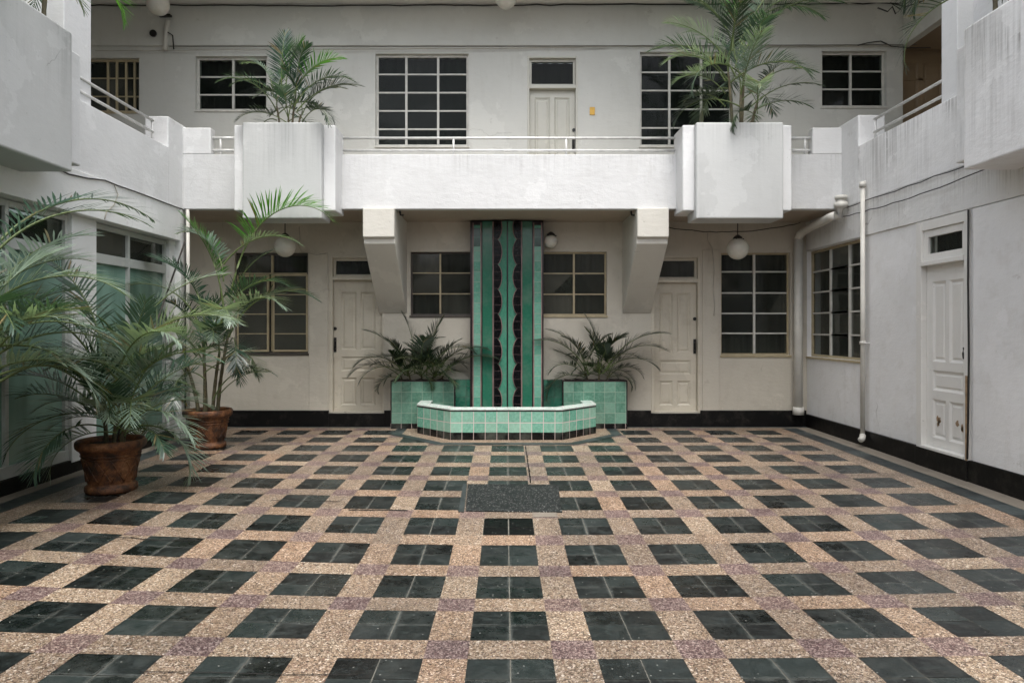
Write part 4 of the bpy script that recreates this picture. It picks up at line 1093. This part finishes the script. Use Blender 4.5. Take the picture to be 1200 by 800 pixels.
def palm(x, y, z, label, group, canes, fronds, seed, mat, cane_r=.016, leaf=.4, npair=30, width=.016, hero=()):
    """canes: (dx, dy, height, lean azimuth, lean) ; fronds per cane"""
    rg = random.Random(seed)
    o = tag(empty('potted_palm' if group and 'pot' in group else 'palm_plant', (x, y, z)), label, 'palm', group)
    for ci, (dx, dy, h, la, le) in enumerate(canes):
        m = MB(); n = max(4, int(h/.07)); pts, rr = [], []
        for i in range(n+1):
            t = i/n
            pts.append((x+dx+math.cos(la)*le*t**1.5, y+dy+math.sin(la)*le*t**1.5, z-.03+(h+.03)*t))
            rr.append(cane_r*(1.25-.45*t)*(1.12 if i % 2 else .97))
        m.tube(pts, rr, 8); m.build('stem', M['bark'], o, smooth=True)
        top = Vector(pts[-1]); nf = fronds[ci][0]; L0, L1 = fronds[ci][1:3]; az0 = rg.random()*6.28
        for k in range(nf):
            q = k/max(1, nf-1)
            az = az0+k*2.399+rg.gauss(0, .2)
            if len(fronds[ci]) > 3: az = (0 if k % 2 else math.pi)+rg.gauss(0, .42)-(.25 if k % 2 else -.25)
            el = R(84-58*q+rg.gauss(0, 5)); dr = R(60+55*q+rg.gauss(0, 10))
            L = L0+(L1-L0)*rg.random()
            b = top-Vector((0, 0, q*min(.22, h*.6)))
            mm = mat[min(len(mat)-1, int(rg.random()*len(mat)))]
            add_frond(o, b, az, L, el, dr, rg, mm, npair=npair, leaf=leaf*(L/1.2)**.5, width=width, side=rg.gauss(0, .25), vee=.45+.3*rg.random())
    for (px_, py_, pz_, az, L, el, dr, mm, kw) in hero:
        add_frond(o, (px_, py_, pz_), R(az), L, R(el), R(dr), rg, mm, **kw)
    return o

LF, LP_, LD, LB = M['leaf'], M['leaf_pale'], M['leaf_dark'], M['leaf_bright']
p1 = (-3.58, 6.17); p2 = (-3.67, 8.37)
z1 = flower_pot(*p1, 'broad terracotta pot nearest the viewer on the left')
z2 = flower_pot(*p2, 'terracotta pot farther back, near the left corner of the court')
GPOT = 'areca palms in pots along the left wall'
def H(px, py, D, az, L, el, dr, m, n=28, leaf=.40, w=.021, **k):
    n = int(n*1.25); w *= .98
    return (PX(px, D), D, PZ(py, D), az, L, el, dr, m, dict(npair=n, leaf=leaf, width=w, **k))
palm(p1[0], p1[1], z1, 'bushy palm in the nearer terracotta pot', GPOT,
     [(.02,.0,.25,0,.03), (-.08,.06,.35,2.5,.06), (.10,-.03,.2,-.5,.06), (.05,.10,.32,1.2,.06)],
     [(9,.7,1.0), (10,.85,1.2), (7,.6,.95), (9,.8,1.15)], 5, [LF, LP_, LF, LP_], leaf=.38, npair=30, width=.0195,
     hero=[H(132, 470, 6.1, -28, 1.30, 80, 118, LP_), H(136, 460, 6.2, 8, 1.45, 76, 105, LP_),
           H(122, 460, 6.2, 205, 1.35, 80, 92, LF), H(126, 450, 6.3, 165, 1.5, 84, 60, LF), H(140, 470, 6.1, -8, 1.15, 58, 85, LF, 26, .34),
           H(118, 480, 6.1, 235, 1.05, 66, 100, LP_), H(140, 450, 6.3, 35, 1.5, 82, 75, LP_), H(115, 480, 6.1, 190, 1.0, 50, 80, LF, 24, .30)])
palm(p2[0], p2[1], z2, 'tall palm with bare canes and one bright arching frond in the farther pot', GPOT,
     [(.06,.0,.75,.2,.08), (-.05,.06,.9,2.4,.08), (.0,-.08,.65,-1.2,.08), (.10,.05,1.1,.6,.15), (-.10,-.03,.6,3.3,.14)],
     [(4,.7,1.0), (4,.8,1.1), (4,.7,1.0), (3,.8,1.1), (4,.6,.9)], 9, [LF, LP_, LF], cane_r=.020, leaf=.36, npair=38, width=.0165,
     hero=[H(270, 345, 8.35, -4, 1.95, 76, 128, LB, 42, .50, .022, pet=.34, vee=.95, curl=2.0),
           H(262, 360, 8.35, 188, 1.25, 84, 40, LB, 32, .36, .02, vee=.8), H(262, 330, 8.35, 170, 1.0, 88, 100, LP_, 30, .34),
           H(258, 380, 8.3, -12, 1.15, 68, 95, LF, 30, .36), H(262, 400, 8.3, -22, 1.2, 72, 112, LP_, 32, .40), H(268, 395, 8.3, -2, 1.35, 66, 100, LF, 32, .40),
           H(250, 400, 8.3, -55, 1.1, 66, 120, LP_, 30, .40), H(236, 390, 8.3, 200, 1.25, 76, 112, LP_, 32, .40), H(240, 380, 8.3, 178, 1.2, 84, 80, LF, 30, .36),
           H(250, 468, 8.3, -6, .98, 64, 100, LF, 18, .20, .014, pet=.5), H(255, 465, 8.3, -15, .8, 48, 55, LF, 16, .20, .014, pet=.55), H(262, 310, 8.35, -2, 1.1, 52, 88, LP_, 30, .24, .016)])
p3 = (-3.95, 4.75)
z3 = flower_pot(*p3, 'terracotta pot at the left edge, beside the green filmed window')
palm(p3[0], p3[1], z3, 'large palm whose fronds reach in at the left edge', GPOT,
     [(.03,.0,.75,.2,.08), (-.05,.10,1.0,2,.15), (.08,.08,.85,.9,.12)],
     [(8,.9,1.25), (9,1.0,1.4), (9,.9,1.25)], 21, [LF, LP_, LP_], cane_r=.02, leaf=.38, npair=34, width=.019,
     hero=[(-3.9, 4.85, 1.55, 52, 1.75, 74, 98, LF, dict(npair=32, leaf=.36, width=.020)), (-3.9, 4.9, 1.75, 70, 2.0, 62, 88, LF, dict(npair=34, leaf=.34, width=.020)),
           (-3.9, 4.85, 1.30, 36, 1.35, 70, 112, LP_, dict(npair=36, leaf=.42, width=.020)), (-3.9, 4.85, 1.0, 48, 1.35, 58, 110, LF, dict(npair=36, leaf=.42, width=.020)),
           (-3.9, 4.85, .85, 60, 1.45, 46, 92, LP_, dict(npair=44, leaf=.40, width=.018)), (-3.9, 4.85, 1.2, 20, 1.15, 50, 100, LF, dict(npair=30, leaf=.38, width=.020)),
           (-3.9, 4.9, 1.35, 80, 1.6, 64, 60, LP_, dict(npair=30, leaf=.40, width=.020)), (-3.9, 4.85, 1.1, 66, 1.5, 66, 118, LF, dict(npair=36, leaf=.42, width=.020))])
GBOX = 'dark palms in the tiled plant boxes'
def HB(px, py, D, az, L, el, dr, n=34, leaf=.31, w=.020): return (PX(px, D), D, PZ(py, D), az, L, el, dr, LD, dict(npair=n, leaf=leaf, width=w))
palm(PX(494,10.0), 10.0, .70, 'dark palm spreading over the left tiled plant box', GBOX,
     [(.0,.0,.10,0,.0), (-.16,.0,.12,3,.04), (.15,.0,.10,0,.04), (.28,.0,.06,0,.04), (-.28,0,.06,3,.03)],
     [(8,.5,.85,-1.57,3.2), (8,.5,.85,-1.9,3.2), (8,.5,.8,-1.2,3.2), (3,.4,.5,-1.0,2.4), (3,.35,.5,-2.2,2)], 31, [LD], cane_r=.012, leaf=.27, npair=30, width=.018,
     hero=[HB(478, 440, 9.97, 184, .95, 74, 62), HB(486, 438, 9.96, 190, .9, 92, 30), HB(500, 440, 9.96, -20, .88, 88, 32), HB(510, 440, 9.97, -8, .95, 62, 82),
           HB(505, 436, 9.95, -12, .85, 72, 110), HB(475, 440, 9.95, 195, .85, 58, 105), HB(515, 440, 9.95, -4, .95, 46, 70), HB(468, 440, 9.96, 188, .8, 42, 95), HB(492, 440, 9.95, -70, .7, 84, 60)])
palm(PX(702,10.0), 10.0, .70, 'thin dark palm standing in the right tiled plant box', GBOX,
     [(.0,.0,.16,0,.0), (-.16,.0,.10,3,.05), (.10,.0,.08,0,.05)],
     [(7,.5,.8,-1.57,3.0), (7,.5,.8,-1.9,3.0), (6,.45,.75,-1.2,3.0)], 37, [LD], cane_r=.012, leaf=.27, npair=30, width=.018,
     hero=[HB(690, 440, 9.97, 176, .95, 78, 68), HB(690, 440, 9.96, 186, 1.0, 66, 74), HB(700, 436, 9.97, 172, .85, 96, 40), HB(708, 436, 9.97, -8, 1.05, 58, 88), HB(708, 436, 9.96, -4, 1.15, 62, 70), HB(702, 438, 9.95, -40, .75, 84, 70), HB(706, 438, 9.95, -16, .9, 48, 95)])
GBAL = 'palms growing in the balcony planters'
palm(PX(338,8.86), 8.86, 4.06, 'compact palm in the left balcony planter', GBAL,
     [(.0,.0,.15,0,.0), (-.12,.03,.30,2.8,.05), (.12,.0,.22,0,.06), (.03,.05,.45,.5,.05)],
     [(5,.6,.9), (4,.6,.9), (4,.6,.85), (4,.5,.8)], 43, [LF, LD, LF], cane_r=.013, leaf=.28, npair=30, width=.017,
     hero=[H(335, 118, 8.80, -5, .85, 92, 40, LB, 28, .28, .016), H(330, 110, 8.80, 80, .85, 92, 20, LF, 28, .28, .016), H(344, 110, 8.80, -12, .85, 62, 72, LB, 30, .28, .015),
           H(325, 120, 8.80, 178, .75, 64, 100, LF, 26, .14, .012), H(348, 130, 8.80, -5, .95, 48, 66, LD, 28, .26, .015), H(345, 125, 8.80, -8, .95, 60, 92, LF, 28, .26, .015),
           H(320, 110, 8.80, 170, .7, 88, 100, LP_, 26, .22, .015)])
palm(PX(868,8.86), 8.86, 4.06, 'large feathery palm in the right balcony planter', GBAL,
     [(.0,.0,.5,0,.0), (-.10,.03,.75,2.8,.05), (.14,.0,.35,0,.08), (.03,.05,.9,.5,.06)],
     [(4,.8,1.15), (5,.9,1.2), (5,.6,.95), (4,.9,1.3)], 47, [LF, LD, LP_], cane_r=.018, leaf=.38, npair=34, width=.017,
     hero=[H(870, 60, 8.80, -3, 1.45, 78, 62, LP_, 38, .40, .015, vee=.8), H(866, 50, 8.80, 4, 1.35, 60, 96, LF, 38, .42, .015), H(860, 55, 8.80, 178, 1.35, 72, 84, LF, 38, .40, .015), H(862, 90, 8.80, 176, 1.2, 66, 60, LP_, 34, .36, .015), H(858, 60, 8.80, 120, 1.4, 96, 10, LB, 32, .30, .018), H(868, 70, 8.80, -8, 1.55, 66, 86, LF, 42, .44, .014, vee=.8), H(862, 70, 8.80, 174, 1.25, 82, 78, LF, 38, .40, .014),
           H(862, 80, 8.80, -4, 1.35, 82, 80, LP_, 40, .42, .014, vee=.8), H(850, 95, 8.80, 184, .95, 58, 100, LP_, 28, .30, .016), H(850, 110, 8.80, 186, .8, 52, 100, LP_, 28, .28, .015),
           H(878, 110, 8.80, -5, .95, 50, 75, LF, 28, .30, .014), H(880, 125, 8.80, -8, .95, 42, 62, LD, 28, .28, .014), H(884, 130, 8.80, -3, .75, 30, 60, LF, 24, .26, .014), H(850, 125, 8.80, 190, .7, 45, 110, LD, 26, .26, .014)])
palm(-4.0, 5.55, 4.07, 'palm in the near left planter, only its drooping frond tips in view', GBAL,
     [(.0,.0,.3,0,.0), (.02,.30,.5,1.5,.05)], [(4,.9,1.1), (4,.9,1.2)], 53, [LF, LB], cane_r=.016, leaf=.32, npair=28, width=.015,
     hero=[(-3.98, 5.75, 4.33, 49, 1.0, 62, 158, LB, dict(npair=38, leaf=.28, width=.015)), (-3.95, 5.45, 4.22, 60, .72, 60, 140, LP_, dict(npair=32, leaf=.24, width=.012))])
palm(4.12, 5.55, 4.07, 'palm in the near right planter, only its lowest frond tips in view', GBAL,
     [(.0,.0,.4,0,.0), (.02,.20,.6,1.5,.05)], [(4,.9,1.1), (4,.9,1.1)], 59, [LD, LF], cane_r=.016, leaf=.32, npair=28, width=.015,
     hero=[(4.10, 5.75, 4.50, 128, .95, 58, 150, LD, dict(npair=36, leaf=.32, width=.016)), (4.08, 5.8, 4.48, 118, .85, 55, 150, LF, dict(npair=36, leaf=.30, width=.016)), (4.10, 5.7, 4.44, 140, .8, 58, 140, LD, dict(npair=34, leaf=.30, width=.015)), (4.3, 5.3, 4.2, 100, .6, 60, 120, LF, dict(npair=26, leaf=.24, width=.014))])
# dark stick leaning from the nearer pot to the fascia corner
m = MB(); a_ = (-3.64, 6.35, .42); b_ = (-4.24, 8.98, 2.60)
m.tube([a_, tuple((a_[i]+b_[i])/2+(.01 if i == 2 else 0) for i in range(3)), b_], .011, 8)
o = m.build('plant_stake', M['stick'], None, smooth=True, loc=a_); tag(o, 'dark stick leaning from the nearer pot up to the left fascia corner', 'stake')

# ================================================================== CAMERA, LIGHT, RENDER
cam = bpy.data.cameras.new('camera'); co = bpy.data.objects.new('camera', cam); COL.objects.link(co)
co.location = (0, 0, CZ); co.rotation_euler = (R(90), 0, 0)
cam.sensor_width = 36; cam.lens = F/1200*36; cam.shift_x = (600-CX)/1200; cam.shift_y = -(400-CY)/1200
cam.clip_end = 500; cam.clip_start = .05
scene.camera = co
EL, AZ = R(66), R(172)     # AZ measured clockwise from +Y: the light comes from behind the viewer
wd_ = bpy.data.worlds.new('World'); scene.world = wd_; wd_.use_nodes = True
nt = wd_.node_tree; bg = nt.nodes['Background']
sky = nt.nodes.new('ShaderNodeTexSky'); sky.sky_type = 'NISHITA'; sky.sun_disc = False
sky.sun_elevation = EL; sky.sun_rotation = AZ; sky.air_density = 1.0; sky.dust_density = 5.0; sky.ozone_density = 1.0
hs = nt.nodes.new('ShaderNodeHueSaturation'); hs.inputs['Saturation'].default_value = .38     # a white, overcast sky
nt.links.new(sky.outputs[0], hs.inputs['Color']); nt.links.new(hs.outputs[0], bg.inputs['Color'])
bg.inputs['Strength'].default_value = .15
sl = bpy.data.lights.new('sun', 'SUN'); sl.energy = .7; sl.angle = R(35); sl.color = (1, .985, .96)
so = bpy.data.objects.new('sun', sl); COL.objects.link(so)
d = Vector((math.sin(AZ)*math.cos(EL), math.cos(AZ)*math.cos(EL), math.sin(EL)))
so.rotation_euler = d.to_track_quat('Z', 'Y').to_euler(); so.location = d*30
scene.render.engine = 'CYCLES'
scene.cycles.use_denoising = True
scene.cycles.max_bounces = 8; scene.cycles.diffuse_bounces = 5; scene.cycles.transparent_max_bounces = 12
vs_ = scene.view_settings
vs_.view_transform = 'Standard'; vs_.look = 'None'; vs_.gamma = 1; vs_.exposure = 1.25; vs_.use_curve_mapping = False
